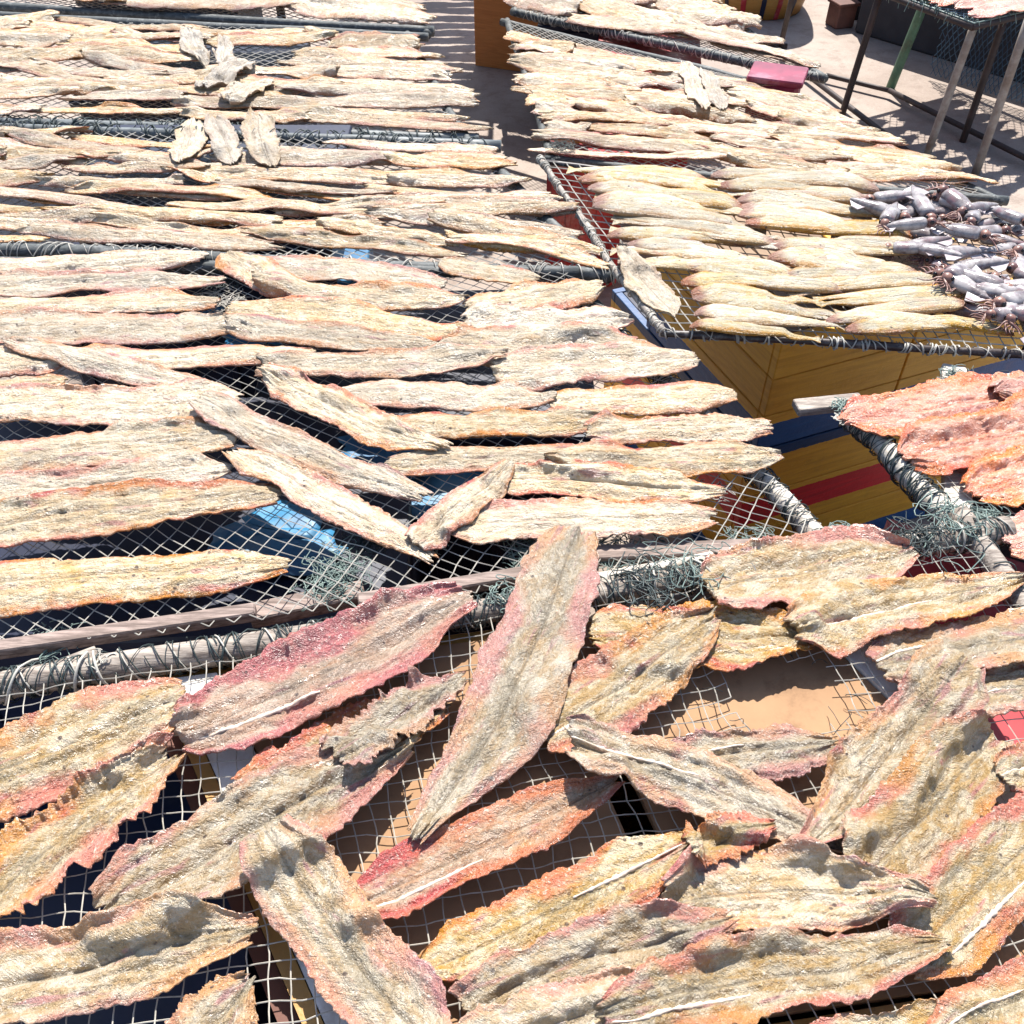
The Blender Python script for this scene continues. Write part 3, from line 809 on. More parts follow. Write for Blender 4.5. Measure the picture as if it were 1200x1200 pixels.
# --- second left rack, traced one by one
L1F = [
    (-70, 320, 240, 309, 26, 'pale fish along the far edge at left end', 0),
    (515, 316, 632, 332, 24, 'short cream fish by the dark far pole, left of the rightmost far fish', 0),
    (300, 314, 522, 338, 30, 'cream fish in the far row right of the slanted short piece', 0),
    (268, 303, 336, 350, 44, 'short wide fish piece slanting beside the net tangle', 0),
    (-60, 343, 264, 332, 29, 'cream fish in the second row at left whose right end reaches the net tangle', 0),
    (545, 366, 695, 342, 34, 'cream fish at the far right corner, tail up beside the dark gap', 0),
    (300, 343, 542, 362, 28, 'cream fish in the second row, middle of the second left rack', 0),
    (-50, 369, 258, 358, 26, 'narrow fish in the third row at left below the net tangle level', 0),
    (540, 388, 728, 384, 42, 'wide pink edged fish at right end of the third row', 0),
    (270, 366, 548, 392, 29, 'orange edged fish in the third row, middle of the second left rack', 0),
    (-60, 396, 280, 388, 40, 'wide cream fish in the fourth row at left end', 0),
    (270, 386, 522, 410, 27, 'slim fish in the fourth row starting beside the blue speck', 0),
    (515, 414, 740, 408, 36, 'pinkish cream fish at right end of the fourth row', 0),
    (70, 427, 368, 414, 27, 'cream fish in the fifth row at left, behind the orange slanted one', 0),
    (-50, 432, 75, 430, 30, 'short fish end at the left border below the fourth row', 0),
    (580, 442, 802, 432, 42, 'broad cream fish at right end of the fifth row', 0),
    (305, 432, 592, 430, 33, 'long cream fish in the fifth row with the widest dark gap below it', 0),
    (-40, 458, 78, 452, 20, 'thin pink fish at the left border under the orange slanted one', 0),
    (12, 414, 264, 460, 26, 'narrow orange fish slanting down to the right across the left rows', 1),
    (645, 476, 848, 468, 38, 'cream fish at right end of the sixth row', 0),
    (388, 464, 650, 478, 34, 'straight cream fish in the sixth row, middle of the second left rack', 0),
    (468, 502, 692, 500, 31, 'cream fish in the seventh row, middle, beside the slanted pair', 0),
    (686, 512, 890, 504, 37, 'cream fish at right end of the seventh row', 0),
    (-60, 488, 280, 482, 52, 'broad mottled fish in the sixth row at the left border', 0),
    (455, 546, 722, 540, 36, 'cream fish in the eighth row above the dark blue gap, middle of the rack', 0),
    (638, 548, 902, 538, 42, 'pink edged cream fish reaching farthest right, next to the wrapped pole', 0),
    (-60, 548, 278, 520, 50, 'speckled cream fish at left above the ragged orange one', 0),
    (-60, 592, 274, 553, 40, 'ragged orange edged fish at left between two broader ones', 0),
    (240, 484, 492, 592, 48, 'pink edged fish slanting down right, middle one of the three slanted fish', 1),
    (308, 448, 520, 532, 42, 'slanted fish, upper right one of the three', 1),
    (578, 568, 834, 580, 38, 'cream fish in the last row but one at right', 0),
    (-80, 630, 332, 588, 58, 'large cream fish just above the bare stretch of net at left', 0),
    (280, 535, 502, 660, 52, 'slanted fish, lowest of the three, its end over the front plank', 1),
    (524, 624, 826, 612, 54, 'wide straight cream fish along the front edge at right', 0),
    (486, 648, 596, 552, 46, 'short fish slanting up to the right between the slanted three and the front fish', 1),
    (-90, 706, 334, 668, 64, 'large cream fish below the bare stretch of net, nearest the front plank', 0),
]
for i, (a, b, c, d, w, lab, sl) in enumerate(L1F):
    if c > 680: c += 12
    fish('L1', a, b, c, d, w * .86, M['mid'], lab, bend=RS.gauss(0, .012), ragged=RS.uniform(.5, 1.1), curl=RS.uniform(.15, .5), ripple=RS.uniform(.6, 1.2), res=1 if i < 22 else 2,
         seed=300 + i, group=g_rows['L1'], tilt=RS.gauss(0, .0015), taper=(.11, .20) if not sl else (.13, .30), blunt=(.38, .28), arch=.013)

# --- nearest rack, traced one by one
FF = [
    (690, 748, 955, 758, 74, 'front', 'brownish fish lying under two others just beyond the round hole in the net', 0, None, 1.2),
    (285, 938, 520, 832, 70, 'front', 'torn pale fish half hidden between the red backed fish and the long diagonal one', 0, (.05, .5, -.3), 1.6),
    (1090, 832, 1300, 792, 62, 'front', 'fish at the right border with white backbone, under the two right end fish', 0, (.03, .4, 0), 1.0),
    (1030, 788, 1270, 735, 74, 'front', 'pale pinkish fish reaching the right border below the farthest right pair', 0, (.0, .3, .3), 1.0),
    (828, 697, 1062, 650, 76, 'front', 'fish lying over the far pole, nearest the painted yellow crates', .03, None, 1.0),
    (926, 748, 1194, 682, 70, 'front', 'long narrow fish below the one on the far pole, tip near the pink rack', -.02, (.1, .6, 0), .9),
    (630, 868, 838, 738, 86, 'front', 'broad pink edged fish with short white bone left of the hole in the net', 0, (.03, .22, -.2), .9),
    (770, 905, 978, 876, 60, 'front', 'small ragged yellowish fish lying alone just below the hole in the net', .02, (.1, .5, .2), 1.8),
    (-100, 958, 226, 828, 98, 'front', 'large grey fish with red margin at the left border, upper one', 0, None, .9),
    (-70, 1105, 208, 890, 84, 'front', 'torn ragged grey fish at the left border over black gaps', 0, None, 2.4),
    (216, 868, 554, 720, 90, 'redfish', 'red backed fish with cut centre lying just below the left far pole', -.02, (.05, .42, -.35), .9),
    (118, 1084, 478, 890, 104, 'front', 'long beige fish running diagonally up from the black gap to the upright one', 0, None, 1.0),
    (412, 1066, 724, 926, 78, 'redfish', 'deep red edged fish on the tan lid with a brown shadow across it', 0, (.02, .45, -.35), .8),
    (664, 888, 1004, 1004, 68, 'front', 'fish with raised pointed left end slanting down right below the ragged one', .03, (.0, .45, .1), 1.1),
    (494, 1142, 804, 1000, 84, 'front', 'grey and red fish slanting up to the black slit in the lid', 0, (.55, .95, .1), 1.1),
    (684, 640, 492, 990, 96, 'front', 'tall upright fish with yellow and orange patches resting against the far pole', .02, None, .9),
    (1118, 798, 942, 1000, 108, 'front', 'grey striped fish slanting steeply, right of the hole in the net', .02, None, .8),
    (1002, 1044, 1172, 868, 112, 'front', 'broad yellowish fish with crimson far end, right of the grey striped one', 0, None, 1.0),
    (1170, 920, 1300, 850, 60, 'front', 'small bony fish end at the right border beside the crimson ended fish', 0, (.0, .6, 0), 1.0),
    (1050, 1140, 1290, 920, 112, 'front', 'large pale fish at the right border below the crimson ended fish', 0, (.15, .5, -.5), .9),
    (774, 1058, 1080, 1062, 92, 'front', 'smooth pink backed fish lying level with pointed right tail', .05, None, .7),
    (540, 1186, 850, 1082, 78, 'front', 'orange brown fish lying along and below the grey and red one', 0, None, 1.2),
    (395, 905, 545, 800, 62, 'front', 'torn yellowish piece on the tan lid, left of the tall upright fish', 0, None, 2.2),
    (800, 1010, 905, 972, 46, 'front', 'small torn scrap just above the level pink backed fish', 0, None, 2.4),
    (520, 1250, 800, 1160, 84, 'front', 'pale fish at the bottom border, middle, below the orange brown one', 0, (.1, .5, 0), 1.2),
    (700, 1192, 1100, 1106, 98, 'front', 'long greyish fish near the bottom border with mauve right end and white bone', 0, (.02, .42, -.3), 1.0),
    (-90, 1182, 300, 1092, 100, 'front', 'large grey fish with pink margins at bottom left, lower one', 0, None, .8),
    (180, 1290, 296, 1150, 84, 'front', 'dull grey fish end at the bottom border, left of the wide pale strip', 0, None, 1.6),
    (322, 1000, 520, 1262, 112, 'front', 'orange edged fish slanting down right to the bottom border beside the white strip', -.02, None, .9),
    (940, 1236, 1160, 1196, 66, 'front', 'fish cut off by the bottom border, right of centre', 0, None, 1.1),
    (1085, 1222, 1310, 1120, 84, 'front', 'fish at the bottom right corner with white backbone', 0, (.03, .5, .2), 1.0),
]
LIFT = {664: (.028, 0), 684: (.012, 0), 216: (0, .012), 412: (0, .01), 828: (.0, .006), 494: (0, .022), 1118: (.012, 0), 322: (.018, 0)}
for i, (a, b, c, d, w, mt, lab, bend, bone, rag) in enumerate(FF):
    fish('F', a, b, c, d, w * .99, M[mt], lab, bend=bend, ragged=rag, curl=RS.uniform(.25, .7), ripple=RS.uniform(.8, 1.5), res=2, seed=500 + i, group='large split fish on the nearest rack',
         bone=bone, lifts=LIFT.get(a, (0, 0)), taper=(.13, .30), blunt=(.40, .18))

# --- pink fish
PK = [(988, 500, 1230, 462, 62, 'pink fish farthest left, its blunt end by the green net tangle'), (1160, 470, 1330, 455, 50, 'pink fish at the right border near the far batten'),
      (1060, 545, 1280, 490, 66, 'middle pink fish with orange left tip over the left pole'), (1136, 582, 1330, 535, 66, 'pink fish nearest the front of its rack, right of the pale batten'),
      (1172, 640, 1330, 600, 56, 'pink fish end at the right border, lowest one by the net joint')]
for i, (a, b, c, d, w, lab) in enumerate(PK):
    fish('R0', a, b, c, d, w * .9, M['pink'], lab, seed=700 + i, res=2, curl=.35, ripple=.9, ragged=1.0, group='pink fish on the batten rack', taper=(.12, .3), arch=.008)


# --- slim whole fish on the steel rack
def slim_fish(x1, y1, x2, y2, wpx, label, seed, mat):
    key = 'R1'; seed = int(seed); z0 = RZ[key]; hf = HFS[key]
    a, b = P(x1, y1, z0), P(x2, y2, z0); d = b - a; L = np.linalg.norm(d); ang = math.atan2(d[1], d[0]); d /= L; nrm = np.array([-d[1], d[0], 0])
    il = math.hypot(x2 - x1, y2 - y1); ix, iy = -(y2 - y1) / il, (x2 - x1) / il; mx, my = (x1 + x2) / 2, (y1 + y2) / 2
    W = abs(np.dot(P(mx + ix * wpx / 2, my + iy * wpx / 2, z0) - P(mx - ix * wpx / 2, my - iy * wpx / 2, z0), nrm))
    R = random.Random(seed); nu, na = 44, 14
    u = np.linspace(0, 1, nu)[:, None]; th = np.linspace(0, 2 * np.pi, na, endpoint=False)[None, :]
    pr = np.minimum(1, (u + .01) / .16) ** .5 * np.minimum(1, ((1 - u) + .02) / .62) ** .75
    tail = np.exp(-((1 - u) / .035) ** 2) * .55
    hw = W * .5 * (pr + tail) * (1 + .05 * fbm(u * 7, 0 * u, seed, 2)); hh = W * .17 * pr * (1 - .85 * np.exp(-((1 - u) / .06) ** 2))
    X = L * (u - .5) + 0 * th; Yc = R.gauss(0, .03) * L * (4 * u * (1 - u) - .5) + .015 * L * fbm(u * 2, 0 * u, seed + 3, 2)
    ct, st = np.cos(th), np.sin(th)
    Y = Yc + hw * ct; Zl = hh * (np.sign(st) * np.abs(st) ** .8) * (1 + .22 * np.sin(th * 5 + seed) * (st > 0)) * (1 + .25 * vnoise(u * 9, th, seed + 9)) - hh * .25 * np.exp(-(ct / .12) ** 2) * (st > 0)
    c_, s_ = math.cos(ang), math.sin(ang); cen = (a + b) / 2
    WX = cen[0] + X * c_ - Y * s_; WY = cen[1] + X * s_ + Y * c_
    base = smooth2(np.repeat(dil(hf.get(WX, WY), 1).max(1, keepdims=True), 2, 1), 10, 0)[:, :1]
    base = np.minimum(base, z0 + .011)
    Z = base + hh * .9 + .001 + Zl
    hf.put(WX, WY, Z)
    m = MB(); V = np.stack([WX, WY, Z], -1).reshape(-1, 3); idx = np.arange(nu * na).reshape(nu, na)
    q = np.stack([idx[:-1], np.roll(idx[:-1], -1, 1), np.roll(idx[1:], -1, 1), idx[1:]], -1).reshape(-1, 4)
    m.v = [V]; m.n = nu * na; m.f = [tuple(f) for f in q.tolist()] + [tuple(idx[0, ::-1].tolist()), tuple(idx[-1].tolist())]
    m.uv = [np.stack(np.broadcast_arrays(u, (ct + 1) / 2), -1).reshape(-1, 2)]
    o = m.build('slim_fish', mat, None, origin=np.array([cen[0], cen[1], float(base.mean())]), smooth=True, rz=ang)
    return tag(o, label, 'dried fish', 'slim whole fish on the steel rack')


RF = random.Random(99)
for nm, x0, x1, y0, y1, ln, sl, n in (('left column', 668, 738, 203, 318, 186, 16, 15), ('middle column', 822, 905, 210, 318, 180, 12, 14), ('front left cluster', 804, 822, 326, 391, 170, 10, 9),
                                     ('front right cluster', 906, 992, 326, 398, 178, -2, 10)):
    for i in range(n):
        t = i / (n - 1); xa = x0 + (x1 - x0) * t + RF.uniform(-16, 16); ya = y0 + (y1 - y0) * t + RF.uniform(-3, 3); l_ = ln * RF.uniform(.84, 1.12)
        dy = sl + RF.gauss(0, 8); a, b, c, d = xa, ya, xa + l_, ya + dy
        if RF.random() < .35: a, b, c, d = c, d, a, b
        slim_fish(a, b, c, d, RF.uniform(13, 19), f"slim yellowish fish, {ORD[i]} from back in the {nm}, squid rack", 31 * i + len(nm) * 7, M['slim'])
fish('R1', 728, 302, 788, 374, 34, M['white'], 'flat white fish lying alone on the bare left edge net of the squid rack', seed=950, res=1, curl=.3, taper=(.3, .2), name='flat_fish', group=None)


# --- squid
def squid_proto():
    Lm, rm = .085, .0145
    n, s = 20, 12
    t = np.linspace(0, 1, n)
    r = rm * np.minimum(1, ((1 - t) + .02) / .6) ** .7 * np.minimum(1, (t + .06) / .12) ** .4
    pts = np.stack([Lm * (t - .5), .002 * np.sin(t * 3), 0 * t + rm], 1)
    m = MB(); m.tube(pts, r, s)
    V = m.v[0]; V[:, 2] = rm * .78 + (V[:, 2] - rm) * .78
    man = m.build('squid', M['squid'], None, origin=np.zeros(3), smooth=True)
    f = MB()
    for sg in (1, -1):
        P_ = [(Lm * .12, sg * .008, rm * .8), (Lm * .26, sg * .024, rm * .55), (Lm * .40, sg * .017, rm * .45), (Lm * .5, sg * .001, rm * .6)]
        V = [(x, y, z + .0008) for x, y, z in P_] + [(x, y, z - .0008) for x, y, z in P_]
        f.add(V, [(0, 1, 2, 3), (7, 6, 5, 4), (0, 4, 5, 1), (1, 5, 6, 2), (2, 6, 7, 3), (3, 7, 4, 0)])
    fin = f.build('fin', M['squidfin'], None, origin=np.zeros(3)); fin.parent = man
    h = MB(); t = np.linspace(0, 1, 9)
    h.tube(np.stack([-Lm * .5 - .002 - .018 * t, 0 * t, rm * .75 + 0 * t], 1), .0098 * np.sin(np.pi * (t * .8 + .15)) ** .6, 10)
    head = h.build('head', M['squidhead'], None, origin=np.zeros(3), smooth=True); head.parent = man
    tn = MB(); R = random.Random(3)
    for k in range(8):
        a = (k - 3.5) * .22; ln = R.uniform(.02, .04); tt = np.linspace(0, 1, 8)
        tn.tube(np.stack([-Lm * .5 - .016 - ln * tt * math.cos(a), ln * tt * math.sin(a) * 1.2 + .003 * np.sin(tt * 6 + k), rm * .7 - .006 * tt + .002 * np.sin(tt * 5 + k)], 1), .0022 * (1 - tt * .7), 5)
    te = tn.build('tentacles', M['squidhead'], None, origin=np.zeros(3), smooth=True); te.parent = man
    for sg in (1, -1):
        em = MB(); t = np.linspace(0, 1, 7)
        em.tube(np.stack([0 * t - Lm * .5 - .010, sg * (.006 + .0055 * t), rm * .95 + 0 * t], 1), .0042 * np.sqrt(np.maximum(.05, 1 - (t * 2 - 1) ** 2)), 8)
        ey = em.build('eye', M['eye'], None, origin=np.zeros(3), smooth=True); ey.parent = man
    return man


SQ = [(1018, 262, 150, 'behind the others at the left end of the heap'), (1048, 246, 20, 'farthest back beside the dark bar, left'), (1062, 258, 225, 'in the back row left of middle'), (1040, 268, 60, 'upright between two level ones, left back'),
      (1075, 270, 195, 'with dark opening facing right, back row'), (1100, 252, 320, 'brownish, back row right of middle'), (1122, 262, 300, 'back row, second from the right bend'), (1052, 284, 175, 'lying level at the left edge, longest'),
      (1090, 284, 330, 'beneath the level one, left middle'), (1112, 288, 150, 'with dark end pointing left, middle'), (1140, 280, 180, 'bluish white in the middle back'), (1160, 270, 20, 'at the back near the right border'),
      (1176, 292, 320, 'brown, near the right border, back'), (1070, 308, 340, 'small, left front of the heap'), (1096, 316, 320, 'pale with black end, left front'), (1122, 305, 10, 'brown level one in the middle'),
      (1112, 330, 300, 'slanting down right with black mouth, middle front'), (1150, 318, 350, 'white and slim, middle right'), (1165, 300, 200, 'mouth toward the middle, right'), (1190, 316, 80, 'upright at the right border'),
      (1138, 335, 120, 'short one crossing others, middle front'), (1160, 340, 30, 'white with dark end, right front'), (1185, 345, 170, 'level at the right border, front'), (1145, 352, 310, 'mauve, tip down, front'),
      (1125, 356, 300, 'long and thin, leftmost of the front row'), (1170, 362, 340, 'front row right of middle'), (1192, 372, 20, 'front right with round black mouth'), (1150, 376, 320, 'nearest the steel bar, left'),
      (1180, 388, 10, 'nearest the steel bar, right'), (1210, 300, 30, 'cut by the right border, back'), (1212, 340, 300, 'cut by the right border, middle'), (1215, 385, 330, 'cut by the right border, front'), (1135, 270, 60, 'standing steeply in the back middle'), (1085, 300, 10, 'lying level in front of the longest one')]
for k_, (nm_, xa_, ya_, xb_, yb_, n_q) in enumerate((('rear', 1030, 242, 1200, 268, 7), ('front', 1108, 326, 1206, 396, 7))):
    for q_ in range(n_q):
        tq_ = (q_ + .5) / n_q; SQ.append((xa_ + (xb_ - xa_) * tq_ + 5, ya_ + (yb_ - ya_) * tq_ + 6, (q_ * 97 + k_ * 40) % 360, f"{ORD[q_]} from left along the {nm_} border of the heap"))
proto = squid_proto()
kids = list(proto.children)
for i, (x, y, a, lab) in enumerate(SQ):
    if i == 0: o = proto
    else:
        o = proto.copy(); COL.objects.link(o)
        for c in kids:
            cc = c.copy(); COL.objects.link(cc); cc.parent = o
    p = P(x, y, RZ['R1']); R = random.Random(i)
    hz = HFS['R1'].get(np.array([p[0]]), np.array([p[1]]))[0]
    hz = min(hz, RZ['R1'] + .022)
    sc = R.uniform(.78, 1.05)
    o.location = (p[0], p[1], hz); o.rotation_euler = (R.gauss(0, .15), R.gauss(0, .12), math.radians(a)); o.scale = (sc, sc * R.uniform(.9, 1.15), sc)
    t = np.linspace(-.04, .04, 12)
    for off in (-.008, 0, .008):
        HFS['R1'].put(p[0] + t * math.cos(math.radians(a)) - off * math.sin(math.radians(a)), p[1] + t * math.sin(math.radians(a)) + off * math.cos(math.radians(a)), np.full(12, hz + .018))
    tag(o, 'small whitish squid ' + lab, 'squid', 'heap of small squid')


# ------------------------------------------------------------------ crates and boxes
def wood_crate(corner, dirx, lx, ly, z0, h, mat, label, group=None, boards=3, name='fish_crate', lidmat=None):
    """corner = nearest corner, dirx = direction of the right-hand face; box extends lx along it and ly to its left"""
    d = np.array(dirx, float); d /= np.linalg.norm(d); e = np.array([-d[1], d[0]]); rz = math.atan2(d[1], d[0])
    c0 = np.array(corner) + d * lx / 2 + e * ly / 2
    r = bpy.data.objects.new(name, None); COL.objects.link(r); r.location = (c0[0], c0[1], z0); r.rotation_euler = (0, 0, rz); tag(r, label, 'crate', group)
    def put(nm, mb, m_):
        o = mb.build(nm, m_, None, origin=np.zeros(3)); o.parent = r; return o
    th = .018; bh = h / boards
    for nm, sgn in (('front_wall', -1), ('back_wall', 1)):
        m = MB()
        for k in range(boards): m.box((0, sgn * (ly / 2 - th / 2), bh * (k + .5)), (lx, th, bh - .0025), 0, .0018)
        put(nm, m, mat)
    for nm, sgn in (('side_wall', -1), ('side_wall', 1)):
        m = MB()
        for k in range(boards): m.box((sgn * (lx / 2 - th / 2), 0, bh * (k + .5)), (th, ly - 2 * th - .001, bh - .0025), 0, .0018)
        put(nm, m, mat)
    m = MB(); m.box((0, 0, .012), (lx - 2 * th - .002, ly - 2 * th - .002, .016)); put('bottom', m, mat)
    m = MB(); nb = 5
    for k in range(nb): m.box((-lx / 2 + th + (lx - 2 * th) * (k + .5) / nb, 0, h - .010), ((lx - 2 * th) / nb - .003, ly - 2 * th - .004, .014), 0, .0015)
    put('lid', m, lidmat or mat)
    return r


dr = (.603, .24)
wood_crate((.462, 1.34), dr, .30, .45, .372, .25, M['yellow_up'], 'yellow wooden crate with blue bottom band, upper corner crate under the squid rack', 'yellow painted crates', lidmat=M['darkwood'])
dn = np.array(dr) / np.linalg.norm(dr); c2 = np.array((.462, 1.34)) + dn * .303
wood_crate(c2, dr, .42, .19, .372, .25, M['yellow_up'], 'yellow wooden crate with blue bottom band at right, behind the pale batten', 'yellow painted crates', lidmat=M['darkwood'])
m = MB(); m.box((.66, 1.50, .684), (.16, .12, .118), .38, .004); m.box((.66, 1.50, .7455), (.18, .05, .004), .38, .001)
tag(m.build('wooden_block', M['wood'], None), 'grey wooden block between yellow crate and squid rack', 'block')
wood_crate((.462, 1.34), dr, .68, .62, 0.0, .37, M['yellow_low'], 'yellow wooden crate with red stripe, lowest, beside the wrapped pole', 'yellow painted crates', lidmat=M['navy'])


def plastic_box(px, py, z0, z1, sx, sy, rz, mat, label, rimmat=None, name='plastic_crate', atz=None, ribs=True):
    p = P(px, py, z1 if atz is None else atz)
    r = bpy.data.objects.new(name, None); COL.objects.link(r); r.location = (p[0], p[1], z0); r.rotation_euler = (0, 0, rz); tag(r, label, 'crate')
    h = z1 - z0
    m = MB(); m.box((0, 0, h * .5 - .006), (sx, sy, h - .014), 0, .012)
    if ribs:
        for k in range(5):
            for sg in (-1, 1):
                m.box((-sx * .4 + sx * .2 * k, sg * (sy / 2 + .003), h * .45), (.014, .0065, h * .8), 0, .001)
    o = m.build('body', mat, None, origin=np.zeros(3)); o.parent = r
    m = MB(); m.box((0, 0, h - .009), (sx + .022, sy + .022, .018), 0, .005)
    o = m.build('lid', rimmat or mat, None, origin=np.zeros(3)); o.parent = r
    return r


# navy tubs under the second left rack, dark tub added beneath the nearest rack to blacken its gaps
plastic_box(215, 590, 0, .62, .62, .46, .06, M['navy'], 'navy blue lidded tub seen through the bare net at left')
plastic_box(-190, 620, 0, .60, .5, .46, .0, M['navy'], 'navy blue lidded tub at the left border under the second left rack')
plastic_box(20, 1030, 0, .30, .62, .62, .1, M['navy'], 'dark navy tub added below the nearest net at left, blackening its gaps')
plastic_box(40, 800, 0, .34, .60, .22, .05, M['navy'], 'dark navy tub in the gap between the two front racks at left')
plastic_box(500, 420, 0, .58, .55, .42, .03, M['navy'], 'navy blue lidded tub under the middle of the second left rack')
plastic_box(330, 290, 0, .52, .36, .26, .03, M['blue'], 'bright blue tub showing in the gap in front of the third left rack')
plastic_box(160, 292, 0, .50, .34, .26, .0, M['navy'], 'navy tub left of the bright blue one in the gap')
# scraps of blue sheet on the tubs
for i, (x, y, w, h_, z) in enumerate([(330, 612, .05, .035, .627), (322, 648, .09, .045, .627), (452, 540, .07, .05, .62), (225, 372, .05, .03, .66), (300, 395, .05, .03, .66), (530, 398, .05, .03, .60), (500, 580, .08, .06, .60)]):
    p = P(x, y, z); m = MB(); nx = 9; g = np.linspace(-1, 1, nx)
    X, Y = np.meshgrid(g, g, indexing='ij'); X = X * w * (1 + .15 * fbm(X * 2, Y * 2, i)); Y = Y * h_ * (1 + .2 * fbm(X * 40, Y * 3, i + 4))
    Zt = .004 + .006 * np.abs(fbm(X * 30, Y * 30, i + 9, 2))
    V = np.concatenate([np.stack([X, Y, Zt], -1).reshape(-1, 3), np.stack([X, Y, Zt - .002], -1).reshape(-1, 3)]) + p
    idx = np.arange(nx * nx).reshape(nx, nx); n2 = nx * nx
    q = np.stack([idx[:-1, :-1], idx[1:, :-1], idx[1:, 1:], idx[:-1, 1:]], -1).reshape(-1, 4)
    ring = np.concatenate([idx[:-1, 0], idx[-1, :-1], idx[:0:-1, -1], idx[0, :0:-1]]); r2 = np.roll(ring, -1)
    m.add(V, [tuple(f) for f in np.concatenate([q, q[:, ::-1] + n2, np.stack([ring, ring + n2, r2 + n2, r2], -1)]).tolist()])
    where = ['beside the end of the large left fish', 'by the green net tangle at left', 'between the slanted fish and the middle fish', 'under the net tangle at the far left', 'below the fourth row start',
             'between the middle and right fish of the fourth row', 'beside the short fish slanting up right'][i]
    tag(m.build('plastic_scrap', M['blue'], None, smooth=True), 'scrap of bright blue sheet ' + where, 'plastic sheet', 'blue sheet scraps under the net')

# big crate under the nearest rack: outer boards, foam liner, tan lid in two panels
zt = .733
ol = lambda y: 190 + .406 * (y - 870)
orr = lambda y: 1078 + 1.1 * (y - 760)
e = empty('lined_crate', (*P(600, 950, 0)[:2], 0), 'ochre crate with white foam rim and tan lid under the nearest rack', 'crate')
A = P(ol(772), 772, zt); B = P(orr(668), 668, zt); Cc = P(orr(1150), 1150, zt); D = P(ol(1340), 1340, zt)


def inset(quad, d):
    q = [np.array(p[:2]) for p in quad]; n = len(q); out = []
    ce = sum(q) / n
    for i in range(n):
        p0, p1, p2 = q[i - 1], q[i], q[(i + 1) % n]
        d1 = (p1 - p0) / np.linalg.norm(p1 - p0); d2 = (p2 - p1) / np.linalg.norm(p2 - p1)
        n1 = np.array([-d1[1], d1[0]]); n2 = np.array([-d2[1], d2[0]])
        if np.dot(n1, ce - p1) < 0: n1, n2 = -n1, -n2
        k = (n1 + n2) / (1 + np.dot(n1, n2)); out.append(p1 + k * d)
    return out


def ringmesh(q1, q2, z0, z1):
    m = MB(); n = len(q1)
    V = [(*p, z0) for p in q1] + [(*p, z1) for p in q1] + [(*p, z0) for p in q2] + [(*p, z1) for p in q2]; Fc = []
    for i in range(n):
        j = (i + 1) % n
        Fc += [(i, j, n + j, n + i), (2 * n + j, 2 * n + i, 3 * n + i, 3 * n + j), (n + i, n + j, 3 * n + j, 3 * n + i), (j, i, 2 * n + i, 2 * n + j)]
    m.add(V, Fc); return m


Q0 = [np.array(p[:2]) for p in (D, Cc, B, A)]
ringmesh(Q0, inset(Q0, .016), 0, zt - .03).build('outer_board', M['brownbox'], e)
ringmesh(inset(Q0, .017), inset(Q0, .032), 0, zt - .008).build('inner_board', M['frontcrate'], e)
QI = inset(Q0, .033); QJ = inset(Q0, .074)
def seg(p, q, a, b):
    d = q - p; return hit(p, d, a, b)
def hit(p, d, a, b):
    Mx = np.array([[d[0], a[0] - b[0]], [d[1], a[1] - b[1]]]); t = np.linalg.solve(Mx, a - p); return p + d * t[0]
jl0, jl1 = seg(QJ[0], QJ[3], QI[0], QI[1]), seg(QJ[0], QJ[3], QI[2], QI[3])
jr0, jr1 = seg(QJ[1], QJ[2], QI[0], QI[1]), seg(QJ[1], QJ[2], QI[2], QI[3])
for qq in ([QI[0], jl0, jl1, QI[3]], [jr0, QI[1], QI[2], jr1]):
    m = MB(); m.prism(qq, .02, zt); m.build('foam_strip', M['foam'], e)
QL = [jl0 + (jr0 - jl0) * .003, jr0 - (jr0 - jl0) * .003, jr1 - (jr1 - jl1) * .003, jl1 + (jr1 - jl1) * .003]
# lid panels split along a slit parallel to the left side
zl = zt - .003
s1 = [P(716, 936, zl)[:2], P(772, 1062, zl)[:2]]
fl = lambda a, b, t: np.array(a) + (np.array(b) - np.array(a)) * t


def hit(p, d, a, b):
    Mx = np.array([[d[0], a[0] - b[0]], [d[1], a[1] - b[1]]]); t = np.linalg.solve(Mx, a - p); return p + d * t[0]


dd = s1[1] - s1[0]
top = hit(s1[0], dd, QL[3], QL[2]); botp = hit(s1[0], dd, QL[0], QL[1])
n_ = np.array([-dd[1], dd[0]]) / np.linalg.norm(dd); n_ = n_ if n_[0] > 0 else -n_
m = MB(); m.prism([QL[0], botp - n_ * .001, top - n_ * .001, QL[3]], zl - .008, zl); m.build('lid_panel', M['card'], e)
m = MB(); m.prism([botp + n_ * .028, QL[1], QL[2], top + n_ * .028], zl - .009, zl - .001); m.build('lid_panel', M['card'], e)
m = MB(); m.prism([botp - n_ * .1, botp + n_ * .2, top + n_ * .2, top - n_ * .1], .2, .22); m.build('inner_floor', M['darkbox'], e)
# red box right of it
plastic_box(1120, 735, 0, .60, .22, .3, -.5, M['redbox'], 'red box under the net at right, beside the far right pole of the nearest rack')

